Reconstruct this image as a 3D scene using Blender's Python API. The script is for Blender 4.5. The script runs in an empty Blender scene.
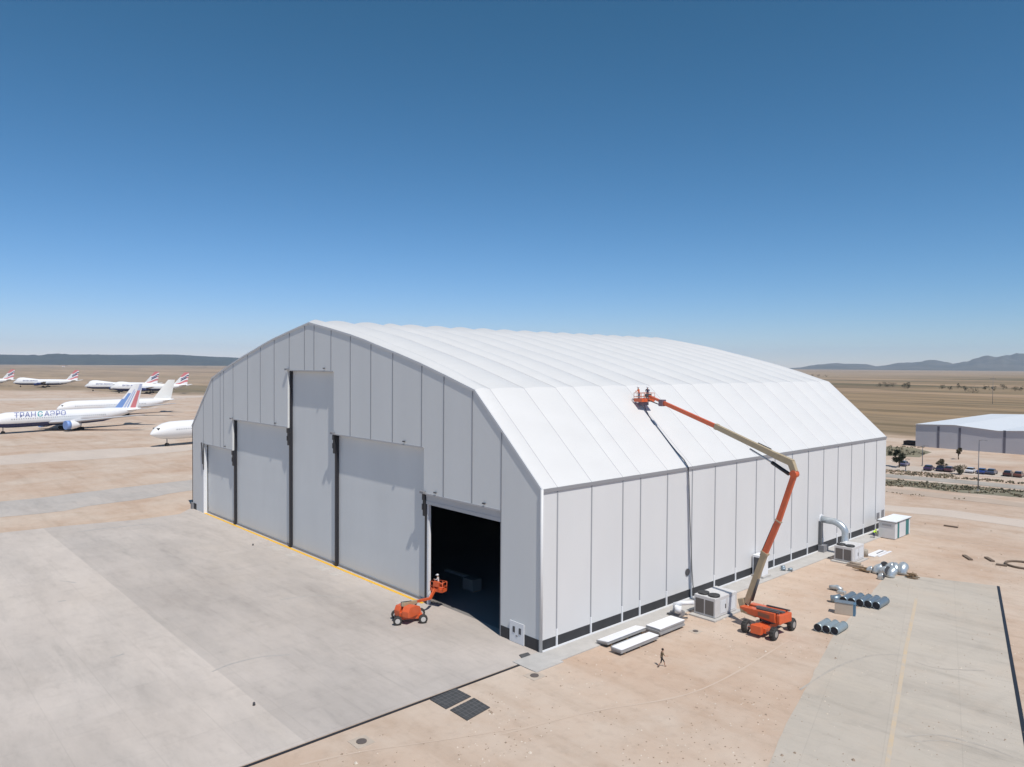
import bpy, bmesh, math, random
from mathutils import Vector, Matrix, noise
random.seed(7)
PI=math.pi
scene=bpy.context.scene
COL=scene.collection
V=Vector

# ------------------------------------------------------------------ camera
F,YAW,PITCH,ROLL=734.3177,0.8280,-0.0246,0.0068
CAM=V((50.173,-50.172,28.0))
fw=V((-math.sin(YAW)*math.cos(PITCH),math.cos(YAW)*math.cos(PITCH),math.sin(PITCH)))
r0=V((math.cos(YAW),math.sin(YAW),0)); u0=r0.cross(fw)
rt=r0*math.cos(ROLL)+u0*math.sin(ROLL); up=-r0*math.sin(ROLL)+u0*math.cos(ROLL)
cd=bpy.data.cameras.new('camera'); cam=bpy.data.objects.new('camera',cd); COL.objects.link(cam)
cd.sensor_width=36; cd.lens=F*36/1024; cd.clip_start=0.5; cd.clip_end=120000
m=Matrix((rt,up,-fw)).transposed().to_4x4(); m.translation=CAM; cam.matrix_world=m
scene.camera=cam
# sight lines used while surveying the photograph, to get real coordinates
def ray(x,y): return fw+rt*((x-512)/F)-up*((y-383.5)/F)
def gz(x,y,z=0.0):
    d=ray(x,y); return CAM+d*((z-CAM.z)/d.z)
def gx(x,y,X=0.0):
    d=ray(x,y); return CAM+d*((X-CAM.x)/d.x)
def gy(x,y,Y=0.0):
    d=ray(x,y); return CAM+d*((Y-CAM.y)/d.y)
def gplane(x,y,P,N):
    d=ray(x,y); return CAM+d*((P-CAM).dot(N)/d.dot(N))

# ------------------------------------------------------------------ materials
MATS={}
def mat(name,col,rough=0.6,metal=0.0,var=0.0,scale=1.0,bump=0.0,col2=None,stretch=(1,1,1),spec=0.4,coat=0.0):
    if name in MATS: return MATS[name]
    m=bpy.data.materials.new(name); m.use_nodes=True; nt=m.node_tree; b=nt.nodes['Principled BSDF']
    b.inputs['Base Color'].default_value=(*col,1); b.inputs['Roughness'].default_value=rough
    b.inputs['Metallic'].default_value=metal; b.inputs['Specular IOR Level'].default_value=spec
    if coat: b.inputs['Coat Weight'].default_value=coat
    if var>0 or bump>0:
        tc=nt.nodes.new('ShaderNodeTexCoord'); mp=nt.nodes.new('ShaderNodeMapping'); mp.inputs['Scale'].default_value=stretch
        nt.links.new(tc.outputs['Object'],mp.inputs['Vector'])
        n=nt.nodes.new('ShaderNodeTexNoise'); n.inputs['Scale'].default_value=scale; n.inputs['Detail'].default_value=6
        n.inputs['Roughness'].default_value=0.65
        nt.links.new(mp.outputs['Vector'],n.inputs['Vector'])
        if var>0:
            r=nt.nodes.new('ShaderNodeValToRGB'); r.color_ramp.elements[0].position=0.3; r.color_ramp.elements[1].position=0.72
            c2=col2 or tuple(c*(1-var) for c in col)
            r.color_ramp.elements[0].color=(*c2,1); r.color_ramp.elements[1].color=(*col,1)
            nt.links.new(n.outputs['Fac'],r.inputs['Fac']); nt.links.new(r.outputs['Color'],b.inputs['Base Color'])
        if bump>0:
            bp=nt.nodes.new('ShaderNodeBump'); bp.inputs['Strength'].default_value=bump; bp.inputs['Distance'].default_value=0.05
            nt.links.new(n.outputs['Fac'],bp.inputs['Height']); nt.links.new(bp.outputs['Normal'],b.inputs['Normal'])
    MATS[name]=m; return m
ROOF=mat('roof_membrane',(.665,.66,.642),.45,var=.05,scale=.35,stretch=(1,.5,1))
WALLM=mat('side_membrane',(.665,.665,.658),.5,var=.05,scale=.25,stretch=(1,1,.3))
GABLE=mat('gable_membrane',(.675,.685,.675),.5,var=.06,scale=.2,stretch=(1,1,.25))
DOORM=mat('door_membrane',(.70,.71,.70),.55,var=.07,scale=.22,stretch=(1,1,.3))
SEAM=mat('seam_grey',(.26,.27,.29),.5)
SEAMS=mat('seam_side',(.33,.34,.36),.5)
TRIM=mat('trim_grey',(.33,.34,.36),.5)
BLACK=mat('black_steel',(.022,.022,.026),.45)
PLINTH=mat('black_sheet',(.045,.046,.05),.6,var=.3,scale=.8)
WHITEP=mat('white_paint',(.76,.77,.78),.4,var=.05,scale=1)
HALLSHADE=mat('hall_shade',(.10,.10,.10),.8)  # dark grey carries the hall's shade; a real inner face would be whitish
ALU=mat('galvanised_steel',(.56,.60,.64),.34,metal=.85,var=.2,scale=1.5)
SHINY=mat('bright_duct_steel',(.58,.63,.65),.36,metal=.55,var=.25,scale=2.5,bump=.3)
DUCTBLUE=mat('dull_duct_steel',(.30,.37,.42),.42,metal=.65,var=.25,scale=2)
INS=mat('duct_shade',(.05,.05,.055),.8)  # near black: shade inside open ducts put into the colour
ORANGE=mat('lift_orange',(.70,.125,.04),.4,var=.15,scale=2,coat=.2)
TAN=mat('lift_tan',(.46,.37,.24),.5,var=.15,scale=1.2)
RUBBER=mat('tyre_rubber',(.05,.048,.045),.8,var=.3,scale=4)
RIM=mat('rim_grey',(.34,.32,.30),.5)
DARK=mat('dark_grey_paint',(.07,.07,.075),.55)
MIDG=mat('mid_grey_paint',(.22,.22,.23),.55)
CONC=mat('plinth_concrete',(.50,.48,.45),.85,var=.18,scale=.6,bump=.1)
YEL=mat('yellow_line_paint',(.82,.47,.05),.7,var=.2,scale=1.4)
GLASS=mat('dark_glass',(.02,.025,.03),.08,spec=.8)
SKIN=mat('skin',(.42,.24,.16),.55)
WOOD=mat('worn_wood',(.30,.20,.11),.8,var=.4,scale=3)

# ------------------------------------------------------------------ mesh builder
class MB:
    def __init__(s): s.v=[]; s.f=[]; s.m=[]; s.sm=[]
    def add(s,vs,fs,mi=0,smooth=False):
        o=len(s.v); s.v+= [tuple(x) for x in vs]
        for f in fs: s.f.append([i+o for i in f]); s.m.append(mi); s.sm.append(smooth)
        return s
    def box(s,a,b,mi=0,M=None):
        x0,y0,z0=a; x1,y1,z1=b
        vs=[V((x,y,z)) for z in (z0,z1) for y in (y0,y1) for x in (x0,x1)]
        if M: vs=[M@q for q in vs]
        return s.add(vs,[(0,2,3,1),(4,5,7,6),(0,1,5,4),(2,6,7,3),(0,4,6,2),(1,3,7,5)],mi)
    def beam(s,p,q,w,h,mi=0,w2=None,h2=None,upv=(0,0,1)):
        p=V(p);q=V(q); d=(q-p).normalized(); u=V(upv)
        if abs(d.dot(u))>.97: u=V((0,1,0))
        sd=d.cross(u).normalized(); u=sd.cross(d)
        w2=w if w2 is None else w2; h2=h if h2 is None else h2
        vs=[]
        for P,W,H in ((p,w,h),(q,w2,h2)):
            for a,b in ((-1,-1),(1,-1),(1,1),(-1,1)): vs.append(P+sd*a*W/2+u*b*H/2)
        return s.add(vs,[(0,1,2,3),(7,6,5,4),(0,4,5,1),(1,5,6,2),(2,6,7,3),(3,7,4,0)],mi)
    def tube(s,pts,r,n=10,mi=0,cap=True,smooth=True):
        pts=[V(p) for p in pts]; rs=r if isinstance(r,(list,tuple)) else [r]*len(pts)
        vs=[];prev=None
        for i,p in enumerate(pts):
            d=(pts[min(i+1,len(pts)-1)]-pts[max(i-1,0)]).normalized()
            if prev is None:
                u=V((0,0,1)) if abs(d.z)<.9 else V((0,1,0))
                a=d.cross(u).normalized()
            else: a=(prev-d*prev.dot(d)).normalized()
            prev=a; b=d.cross(a)
            for k in range(n):
                t=2*PI*k/n; vs.append(p+(a*math.cos(t)+b*math.sin(t))*rs[i])
        fs=[]
        for i in range(len(pts)-1):
            for k in range(n):
                k2=(k+1)%n; fs.append((i*n+k,i*n+k2,(i+1)*n+k2,(i+1)*n+k))
        s.add(vs,fs,mi,smooth)
        if cap:
            o=len(s.v)-len(vs)
            s.f.append([o+k for k in reversed(range(n))]); s.m.append(mi); s.sm.append(False)
            s.f.append([o+(len(pts)-1)*n+k for k in range(n)]); s.m.append(mi); s.sm.append(False)
        return s
    def ball(s,c,r,mi=0,n=10,sc=(1,1,1)):
        vs=[];fs=[]
        for i in range(n+1):
            a=PI*i/n
            for k in range(n*2):
                t=PI*k/n; vs.append(V(c)+V((math.sin(a)*math.cos(t)*sc[0],math.sin(a)*math.sin(t)*sc[1],math.cos(a)*sc[2]))*r)
        for i in range(n):
            for k in range(n*2):
                k2=(k+1)%(n*2); fs.append((i*2*n+k,(i+1)*2*n+k,(i+1)*2*n+k2,i*2*n+k2))
        return s.add(vs,fs,mi,True)
    def poly(s,pts,mi=0): return s.add(pts,[tuple(range(len(pts)))],mi)
    def build(s,name,mats,parent=None,loc=None,bevel=0):
        me=bpy.data.meshes.new(name); me.from_pydata(s.v,[],s.f)
        if not isinstance(mats,(list,tuple)): mats=[mats]
        for m in mats: me.materials.append(m)
        for p,mi,sm in zip(me.polygons,s.m,s.sm): p.material_index=mi; p.use_smooth=sm
        bm=bmesh.new(); bm.from_mesh(me); bmesh.ops.remove_doubles(bm,verts=bm.verts,dist=1e-5)
        bmesh.ops.recalc_face_normals(bm,faces=bm.faces)
        if bevel:
            bmesh.ops.bevel(bm,geom=[e for e in bm.edges if e.is_manifold and e.calc_face_angle(0)>.6],offset=bevel,segments=2,affect='EDGES',profile=.6)
        bm.to_mesh(me); bm.free(); me.update()
        o=bpy.data.objects.new(name,me); COL.objects.link(o)
        if parent is not None: o.parent=parent
        if loc is not None: o.location=loc
        return o
def tag(o,label=None,cat=None,group=None,kind=None):
    if label: o['label']=label
    if cat: o['category']=cat
    if group: o['group']=group
    if kind: o['kind']=kind
    return o
def empty(name,loc,rz=0):
    o=bpy.data.objects.new(name,None); COL.objects.link(o); o.location=loc; o.rotation_euler=(0,0,rz); o.empty_display_size=.3
    return o
def copy_tree(o,parent=None):
    c=o.copy(); COL.objects.link(c)
    if parent is not None: c.parent=parent
    for ch in KIDS(o): copy_tree(ch,c)
    return c
def KIDS(o): return [x for x in list(bpy.data.objects) if x.parent==o]

# ------------------------------------------------------------------ ground
def ground_material():
    m=bpy.data.materials.new('desert_ground'); m.use_nodes=True; nt=m.node_tree; N=nt.nodes; L=nt.links; b=N['Principled BSDF']
    b.inputs['Roughness'].default_value=.95; b.inputs['Specular IOR Level'].default_value=.15
    geo=N.new('ShaderNodeNewGeometry')
    def mapping(sc,rot=0):
        mp=N.new('ShaderNodeMapping'); mp.inputs['Scale'].default_value=sc; mp.inputs['Rotation'].default_value=(0,0,rot); L.new(geo.outputs['Position'],mp.inputs['Vector']); return mp.outputs['Vector']
    def nz(sc,scale,det=6,rough=.6,rot=0):
        n=N.new('ShaderNodeTexNoise'); n.inputs['Scale'].default_value=scale; n.inputs['Detail'].default_value=det; n.inputs['Roughness'].default_value=rough
        L.new(mapping(sc,rot),n.inputs['Vector']); return n.outputs['Fac']
    def ramp(f,stops):
        r=N.new('ShaderNodeValToRGB'); e=r.color_ramp.elements
        e[0].position=stops[0][0]; e[0].color=(*stops[0][1],1); e[1].position=stops[-1][0]; e[1].color=(*stops[-1][1],1)
        for p,c in stops[1:-1]: x=e.new(p); x.color=(*c,1)
        L.new(f,r.inputs['Fac']); return r.outputs['Color']
    def mix(f,a,c,typ='MIX'):
        x=N.new('ShaderNodeMix'); x.data_type='RGBA'; x.blend_type=typ
        if isinstance(f,float): x.inputs[0].default_value=f
        else: L.new(f,x.inputs[0])
        L.new(a,x.inputs[6]); L.new(c,x.inputs[7]); return x.outputs[2]
    def math_(op,a,c=None,d=None):
        x=N.new('ShaderNodeMath'); x.operation=op
        for i,q in enumerate((a,c,d)):
            if q is None: continue
            if isinstance(q,(int,float)): x.inputs[i].default_value=q
            else: L.new(q,x.inputs[i])
        return x.outputs[0]
    sand=ramp(nz((1,1,1),.045,8,.62),[(.30,(.46,.33,.243)),(.45,(.515,.395,.305)),(.58,(.54,.438,.352)),(.72,(.58,.492,.408))])
    fine=ramp(nz((1,1,1),.9,8,.7),[(.3,(.80,.80,.80)),(.5,(1,1,1)),(.7,(1.0,1.0,1.0))])
    sand=mix(.55,sand,fine,'MULTIPLY')
    pk=ramp(nz((1,1,1),.13,6,.65),[(.34,(.90,.84,.79)),(.5,(1,1,1)),(.64,(1.05,1.07,1.08))]); sand=mix(.75,sand,pk,'MULTIPLY')
    streak=ramp(nz((.12,1,1),.35,6,.6,rot=math.radians(10)),[(.36,(.86,.84,.82)),(.5,(1,1,1)),(.62,(1,1,1))])
    sand=mix(.6,sand,streak,'MULTIPLY')
    # far farmland
    vo=N.new('ShaderNodeTexVoronoi'); vo.inputs['Scale'].default_value=1; L.new(mapping((1/600.,1/150.,0),.30),vo.inputs['Vector'])
    sx=N.new('ShaderNodeSeparateColor'); L.new(vo.outputs['Color'],sx.inputs[0])
    fld=ramp(sx.outputs[0],[(0,(.15,.12,.08)),(.15,(.34,.25,.16)),(.3,(.21,.17,.11)),(.45,(.40,.29,.20)),(.6,(.17,.145,.09)),(.75,(.33,.245,.165)),(.88,(.24,.19,.12)),(1,(.45,.32,.22))])
    fn=ramp(nz((.15,1,1),.03,8,.7,rot=.3),[(.36,(.52,.54,.51)),(.5,(.92,.92,.92)),(.66,(1.28,1.22,1.14))])
    fld=mix(.9,fld,fn,'MULTIPLY')
    dk=N.new('ShaderNodeRGB'); dk.outputs[0].default_value=(.93,.91,.86,1); fld=mix(1.0,fld,dk.outputs[0],'MULTIPLY')
    sp=N.new('ShaderNodeSeparateXYZ'); L.new(geo.outputs['Position'],sp.inputs[0])
    ex=math_('POWER',math_('DIVIDE',sp.outputs[0],850.),2.0); ey=math_('POWER',math_('DIVIDE',sp.outputs[1],275.),2.0)
    lx=N.new('ShaderNodeMapRange'); L.new(sp.outputs[0],lx.inputs[0]); lx.inputs[1].default_value=-400; lx.inputs[2].default_value=-1100; lx.inputs[3].default_value=0; lx.inputs[4].default_value=.33
    fld=mix(lx.outputs[0],fld,sand)
    rr=math_('SQRT',math_('ADD',ex,ey)); rr=math_('ADD',rr,math_('MULTIPLY',nz((1,1,1),.01,4),.35))
    mask=N.new('ShaderNodeMapRange'); L.new(rr,mask.inputs[0]); mask.inputs[1].default_value=1.13; mask.inputs[2].default_value=1.25
    # small scrubs near the airfield rim
    col=mix(mask.outputs[0],sand,fld)
    L.new(col,b.inputs['Base Color'])
    bp=N.new('ShaderNodeBump'); bp.inputs['Strength'].default_value=.35; bp.inputs['Distance'].default_value=.12
    L.new(nz((1,1,1),.5,8,.7),bp.inputs['Height']); L.new(bp.outputs['Normal'],b.inputs['Normal'])
    return m
def concrete_material(name,c1,c2,c3,slab=6.,rot=0.,split=None,dust=.04):
    m=bpy.data.materials.new(name); m.use_nodes=True; nt=m.node_tree; N=nt.nodes; L=nt.links; b=N['Principled BSDF']
    b.inputs['Roughness'].default_value=.85; b.inputs['Specular IOR Level'].default_value=.25
    geo=N.new('ShaderNodeNewGeometry')
    def mp(sc,rz=0):
        q=N.new('ShaderNodeMapping'); q.inputs['Scale'].default_value=sc; q.inputs['Rotation'].default_value=(0,0,rz); L.new(geo.outputs['Position'],q.inputs['Vector']); return q.outputs['Vector']
    def nz(sc,scale,rz=0,det=8,ro=.65):
        n=N.new('ShaderNodeTexNoise'); n.inputs['Scale'].default_value=scale; n.inputs['Detail'].default_value=det; n.inputs['Roughness'].default_value=ro
        L.new(mp(sc,rz),n.inputs['Vector']); return n.outputs['Fac']
    def ramp(f,stops):
        r=N.new('ShaderNodeValToRGB'); e=r.color_ramp.elements
        e[0].position=stops[0][0]; e[0].color=(*stops[0][1],1); e[1].position=stops[-1][0]; e[1].color=(*stops[-1][1],1)
        for p,c in stops[1:-1]: x=e.new(p); x.color=(*c,1)
        L.new(f,r.inputs['Fac']); return r.outputs['Color']
    def mul(f,a,c):
        x=N.new('ShaderNodeMix'); x.data_type='RGBA'; x.blend_type='MULTIPLY'; x.inputs[0].default_value=f; L.new(a,x.inputs[6]); L.new(c,x.inputs[7]); return x.outputs[2]
    base=ramp(nz((1,1,1),.03),[(.32,c1),(.5,c2),(.68,c3)])
    br=N.new('ShaderNodeTexBrick'); br.inputs['Scale'].default_value=1; br.offset=0; br.inputs['Mortar Size'].default_value=.045
    br.inputs['Mortar Smooth'].default_value=.4
    br.inputs['Brick Width'].default_value=slab; br.inputs['Row Height'].default_value=slab*.8
    br.inputs['Color1'].default_value=(.955,.955,.955,1); br.inputs['Color2'].default_value=(1,1,1,1); br.inputs['Mortar'].default_value=(.86,.86,.86,1)
    L.new(mp((1,1,1),rot),br.inputs['Vector'])
    base=mul(.6,base,br.outputs['Color'])
    st=ramp(nz((.22,1,1),.16,math.radians(-38)),[(.36,(.84,.84,.84)),(.45,(.95,.95,.95)),(.53,(1,1,1)),(.68,(1.05,1.045,1.03))])
    base=mul(.8,base,st)
    st2=ramp(nz((1,.35,1),.5,.2),[(.3,(.87,.87,.87)),(.45,(1,1,1)),(.8,(1,1,1))])
    base=mul(.6,base,st2)
    base=mul(.7,base,ramp(nz((.35,1,1),.9,.6,10,.75),[(.3,(.84,.84,.84)),(.48,(1,1,1)),(.7,(1.05,1.05,1.05))]))
    base=mul(.8,base,ramp(nz((.08,1,1),.35,-.75,8,.7),[(.30,(.80,.81,.81)),(.42,(1,1,1)),(1,(1,1,1))]))
    sp=ramp(nz((1,1,1),2.5),[(.26,(.68,.68,.68)),(.36,(.98,.98,.98)),(.8,(1,1,1))])
    base=mul(.5,base,sp)
    if split is not None:   # the outer pour is lighter than the strip by the doors
        s=N.new('ShaderNodeSeparateXYZ'); L.new(geo.outputs['Position'],s.inputs[0])
        mr=N.new('ShaderNodeMapRange'); L.new(s.outputs[1],mr.inputs[0]); mr.inputs[1].default_value=split-.05; mr.inputs[2].default_value=split+.05
        x=N.new('ShaderNodeMix'); x.data_type='RGBA'; x.blend_type='MULTIPLY'; L.new(mr.outputs[0],x.inputs[0]); L.new(base,x.inputs[6]); x.inputs[7].default_value=(.87,.875,.885,1); base=x.outputs[2]
        # far part of the apron near the doors is greyer still
        n=nz((.5,1.6,1),.07,-.25)
        base=mul(.65,base,ramp(n,[(.40,(.84,.85,.86)),(.56,(1,1,1)),(1,(1,1,1))]))
    dn=nz((1,1,1),.11,0,8,.7); dr=N.new('ShaderNodeMapRange'); L.new(dn,dr.inputs[0]); dr.inputs[1].default_value=.50; dr.inputs[2].default_value=.68; dr.inputs[4].default_value=dust
    dx=N.new('ShaderNodeMix'); dx.data_type='RGBA'; L.new(dr.outputs[0],dx.inputs[0]); L.new(base,dx.inputs[6]); dx.inputs[7].default_value=(.53,.43,.335,1)
    L.new(dx.outputs[2],b.inputs['Base Color'])
    return m
GROUNDM=ground_material()
APRON=concrete_material('apron_concrete',(.51,.452,.40),(.56,.50,.446),(.615,.552,.495),6.,0,split=-25)
SLAB=concrete_material('slab_concrete',(.45,.40,.335),(.485,.435,.37),(.53,.475,.405),5.,math.radians(-17),dust=.35)
TAXI=concrete_material('taxiway_concrete',(.42,.39,.36),(.47,.43,.39),(.52,.46,.41),7.,.1)
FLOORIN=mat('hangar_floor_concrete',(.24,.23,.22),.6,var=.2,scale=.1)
DIRT=mat('pale_dirt_track',(.60,.51,.43),.95,var=.16,scale=.12,stretch=(.3,1,1))
GRIT=mat('grey_gravel_strip',(.42,.385,.335),.95,var=.3,scale=.2)
# ground sheet
lines=[-20000,-9000,-4000,-2000,-1000,-600,-400,-250,-150,-100,-60,-30,0,30,60,100,150,250,400,600,1000,2000,4000,9000,20000]
g=MB(); n=len(lines)
g.add([(x,y,0) for y in lines for x in lines],[(j*n+i,j*n+i+1,(j+1)*n+i+1,(j+1)*n+i) for j in range(n-1) for i in range(n-1)])
tag(g.build('ground',GROUNDM),kind='structure')
def sheet(name,pts,z,m,kind='structure',label=None,cat=None,wob=0,seg=0):
    P=[V((p[0],p[1],z)) for p in pts]
    if seg:
        Q=[]
        for i,p in enumerate(P):
            q=P[(i+1)%len(P)]; L_=(q-p).length; k=max(1,int(L_/seg))
            for t in range(k):
                w=p.lerp(q,t/k); e=noise.noise_vector(w*.13)*wob+noise.noise_vector(w*.6)*wob*.4; Q.append(V((w.x+e.x,w.y+e.y,z)))
        P=Q
    o=MB().poly(P).build(name,m); tag(o,label,cat,kind=kind); return o
# main apron (outline wobbles on the sandy sides, straight on the drain side)
ap=[(0.45,-3.0),(0.45,-60),(-60,-75),(-175,-62),(gz(-80,545).x,gz(-80,545).y),(gz(0,533).x,gz(0,533).y),(gz(60,526.5).x,gz(60,526.5).y),(gz(140,519.5).x,gz(140,519.5).y),(gz(180,514).x,gz(180,514).y),(-96.5,.3),(-96.5,1.3),(0.45,1.3)]
g=MB(); 
tag(sheet('apron',ap,.02,APRON),kind='structure')
# inner floor of the hangar
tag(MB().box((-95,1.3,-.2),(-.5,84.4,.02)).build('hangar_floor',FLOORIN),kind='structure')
# distant taxiways on the left
sheet('taxiway',[(p.x,p.y) for p in (gz(-160,541),gz(0,518),gz(39,514),gz(110,503),gz(190,491),gz(215,488),gz(215,476),gz(190,480),gz(100,491),gz(0,502),gz(-160,520))],.02,TAXI,seg=4,wob=1.6)
sheet('path',[(p.x,p.y) for p in (gz(-160,480),gz(0,465),gz(100,459),gz(215,448),gz(215,443),gz(90,450),gz(0,456),gz(-160,468))],.02,DIRT,seg=5,wob=1.8)
sheet('path',[(p.x,p.y) for p in (gz(-160,420),gz(0,401),gz(100,399.5),gz(215,397),gz(215,395.6),gz(90,397.6),gz(0,398.8),gz(-160,416))],.04,DIRT,seg=20,wob=7)
# slab on the right
sl=[(12.0,53.2),(14.2,56.2),(23.4,59.6),(49.0,-28),(33,-32),(17.3,24.7)]
sheet('concrete_slab',sl,.02,SLAB,seg=1.5,wob=.25)
# dirt tracks right
sheet('dirt_road',[(p.x,p.y) for p in (gz(880,504.5),gz(940,509),gz(1040,522),gz(1200,548),gz(1200,560),gz(1040,530),gz(940,516),gz(880,510.5),gz(840,508),gz(840,502))],.02,DIRT,seg=4,wob=.8)
sheet('dirt_road',[(p.x,p.y) for p in (gz(880,487.5),gz(940,493),gz(1040,505),gz(1200,525),gz(1200,531),gz(1040,509),gz(940,498),gz(880,491),gz(840,490),gz(840,486))],.03,mat('dirt_tone',(.50,.40,.315),.95,var=.2,scale=.1),seg=4,wob=.9)
sheet('road',[(p.x,p.y) for p in (gz(840,471),gz(890,474.2),gz(960,480),gz(1040,487.3),gz(1200,505),gz(1200,512),gz(1040,491.5),gz(960,483.5),gz(890,477.5),gz(840,474.4))],.03,GRIT,seg=6,wob=.5)
sheet('car_park',[(p.x,p.y) for p in (gz(840,461.5),gz(890,464.5),gz(960,469.5),gz(1040,476),gz(1200,494),gz(1200,500),gz(1040,480.5),gz(960,474.5),gz(890,469.6),gz(840,466.5))],.03,mat('pale_yard',(.55,.47,.395),.95,var=.15,scale=.08),seg=6,wob=.7)
# paving strip round the hangar foot
tag(MB().box((0.02,-.0,-.2),(2.6,83,.09)).box((-.2,-3.6,-.2),(3.0,-.004,.09)).build('pavement',CONC),kind='structure')
# yellow guide lines
tag(MB().box((-89.2,-.12,.0),(-19.8,.34,.028)).build('door_line',YEL),kind='structure')
a=V((18.3,46,0)); b_=V((23.5,27.7,0)); c_=V((31.0,2.5,0)); mm=MB()
pale_y=mat('faded_yellow_line',(.58,.44,.27),.8,var=.22,scale=.8,col2=(.48,.43,.37))
mm.poly([(a.x-.17,a.y,.032),(a.x+.17,a.y,.032),(b_.x+.17,b_.y,.032),(c_.x+.17,c_.y,.032),(c_.x-.17,c_.y,.032),(b_.x-.17,b_.y,.032)])
tag(mm.build('centre_line',pale_y),kind='structure')
# pale repair patches at the door posts
for x_,w_ in ((-55.5,3.2),(-50.5,1.6),(-41.2,3.0),(-37.5,1.4),(-20.5,3.2)):
    tag(MB().box((x_-w_/2,-2.2,.0),(x_+w_/2,-.3,.027)).build('pavement',mat('patch_pale',(.53,.49,.445),.9,var=.22,scale=1.2)),kind='structure')
TYRE=mat('tyre_mark',(.36,.325,.285),.9,var=.3,scale=2,col2=(.47,.425,.365))
def track(pts,w,z=.029):
    P=[]
    for i in range(len(pts)-1):
        for k in range(8):
            t=k/8; p0=V(pts[max(i-1,0)]);p1=V(pts[i]);p2=V(pts[i+1]);p3=V(pts[min(i+2,len(pts)-1)])
            P.append(.5*((2*p1)+(p2-p0)*t+(2*p0-5*p1+4*p2-p3)*t*t+(3*p1-p0-3*p2+p3)*t**3))
    P.append(V(pts[-1])); mb=MB(); vs=[]
    for i,p in enumerate(P):
        d=(P[min(i+1,len(P)-1)]-P[max(i-1,0)]).normalized(); n_=V((-d.y,d.x,0)); ww=w*(.6+.5*noise.noise(p*.4)); vs+= [(p.x+n_.x*ww/2,p.y+n_.y*ww/2,z),(p.x-n_.x*ww/2,p.y-n_.y*ww/2,z)]
    mb.add(vs,[(2*i,2*i+1,2*i+3,2*i+2) for i in range(len(P)-1)]); tag(mb.build('tyre_mark',TYRE),kind='structure')
def gp(*a): return [(gz(*q).x,gz(*q).y,0) for q in a]
track(gp((905,737),(935,735),(965,741),(1000,752),(1035,768)),.35)
track(gp((915,742),(945,741),(975,748),(1005,760)),.22); track(gp((915,662),(935,668),(960,670),(985,671)),.3); track(gp((800,690),(835,668),(870,656),(900,655)),.3)
STAIN=mat('apron_mark',(.33,.315,.295),.9,var=.3,scale=1.5,col2=(.45,.42,.39))
TYRE=STAIN
track(gp((77,532),(110,528),(150,524)),.9,.026); track(gp((60,581),(66,581.5),(76,583)),.35,.026); track(gp((58,602),(66,600.5)),.5,.026); track(gp((110,658),(118,656),(124,654)),.4,.026)
track(gp((212,672),(232,664),(262,657),(290,655)),.35,.026); track(gp((330,566),(352,573),(372,584)),.3,.026); track(gp((280,600),(312,596),(345,597)),.3,.026)
TYRE=mat('sand_pale_rut',(.55,.445,.355),.95,var=.2,scale=1.5,col2=(.53,.42,.33))
for line in (((500,735),(590,712),(700,690),(790,640)),((880,528),(930,536),(990,546),(1040,552)),((300,765),(360,752),(430,742),(520,728))):
    track(gp(*line),.3,.016)
# slot drains
def drain(p,q,w,label):
    o=MB().beam((p[0],p[1],.02),(q[0],q[1],.02),w,.05).build('slot_drain',BLACK); tag(o,label,'drain',kind=None); return o
drain((.72,-3.2),(.72,-45),.26,'long black slot drain along the edge of the big concrete apron')
drain((23.5,59.5),(39.5,4.0),.30,'long dark slot drain down the right side of the yellow lined slab')

# ------------------------------------------------------------------ hangar
W=95.5; LH=85.0; H=16.0
prof=[(0,16),(5.15,20.75),(10.3,25.4),(15.4,26.9),(20.4,28.3),(24.8,29.4),(29.1,30.4),(32.6,31.25),(36.1,32.0),(41.6,33.0),(47.75,34.05)]
full=prof+[(W-x,z) for x,z in reversed(prof[:-1])]
seams=[0,2.1,7.2,12.3,15.4]+[15.4+5.03*i for i in range(1,14)]; seams[-1]=min(seams[-1],80.9)
seams=[s for s in seams if s<84]+[LH]
hang=empty('hangar',(-W/2,LH/2,0)); HO=V((-W/2,LH/2,0))
def hb(mb,name,mats,parent=None,label=None):
    o=mb.build(name,mats,parent or hang,None); 
    if not parent: o.location=-HO
    if label: o['label']=label
    return o
tag(hang,'huge white fabric hangar with arched roof and one bay of its grey front open','hangar')
# roof
rb=MB()
cols=[]; K=8
for a,b in zip(seams[:-1],seams[1:]):
    for k in range(K): cols.append((a+(b-a)*k/K,(k/K)))
cols.append((LH,0))
def nrm(i):
    p=full[max(i-1,0)]; q=full[min(i+1,len(full)-1)]; dx=-(q[0]-p[0]); dz=q[1]-p[1]; l=math.hypot(dx,dz); nx,nz_=-dz/l,dx/l
    return (nx,nz_) if nz_>0 else (-nx,-nz_)
vs=[]
for j,(y,t) in enumerate(cols):
    pf=.40*(1-(2*t-1)**2) if 0<t<1 else 0
    for i,(x,z) in enumerate(full):
        nx,nz_=nrm(i); q=pf*(.03 if i in (0,len(full)-1) else (.22 if i in(1,len(full)-2) else (.4 if i in (2,len(full)-3) else 1)))
        vs.append((-x+nx*q,y,z+nz_*q))
n=len(full)
rb.add(vs,[(j*n+i,j*n+i+1,(j+1)*n+i+1,(j+1)*n+i) for j in range(len(cols)-1) for i in range(n-1)],0,True)
ro=hb(rb,'roof',ROOF)
kx=(10.3,W-10.3)
for e_ in ro.data.edges:
    p_,q_=[ro.data.vertices[i].co for i in e_.vertices]
    if any(abs(-p_.x-k_)<.35 and abs(-q_.x-k_)<.35 for k_ in kx) or (abs(p_.y-q_.y)<1e-4 and any(abs(p_.y-s_)<1e-3 for s_ in seams[1:-1])): e_.use_edge_sharp=True
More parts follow.
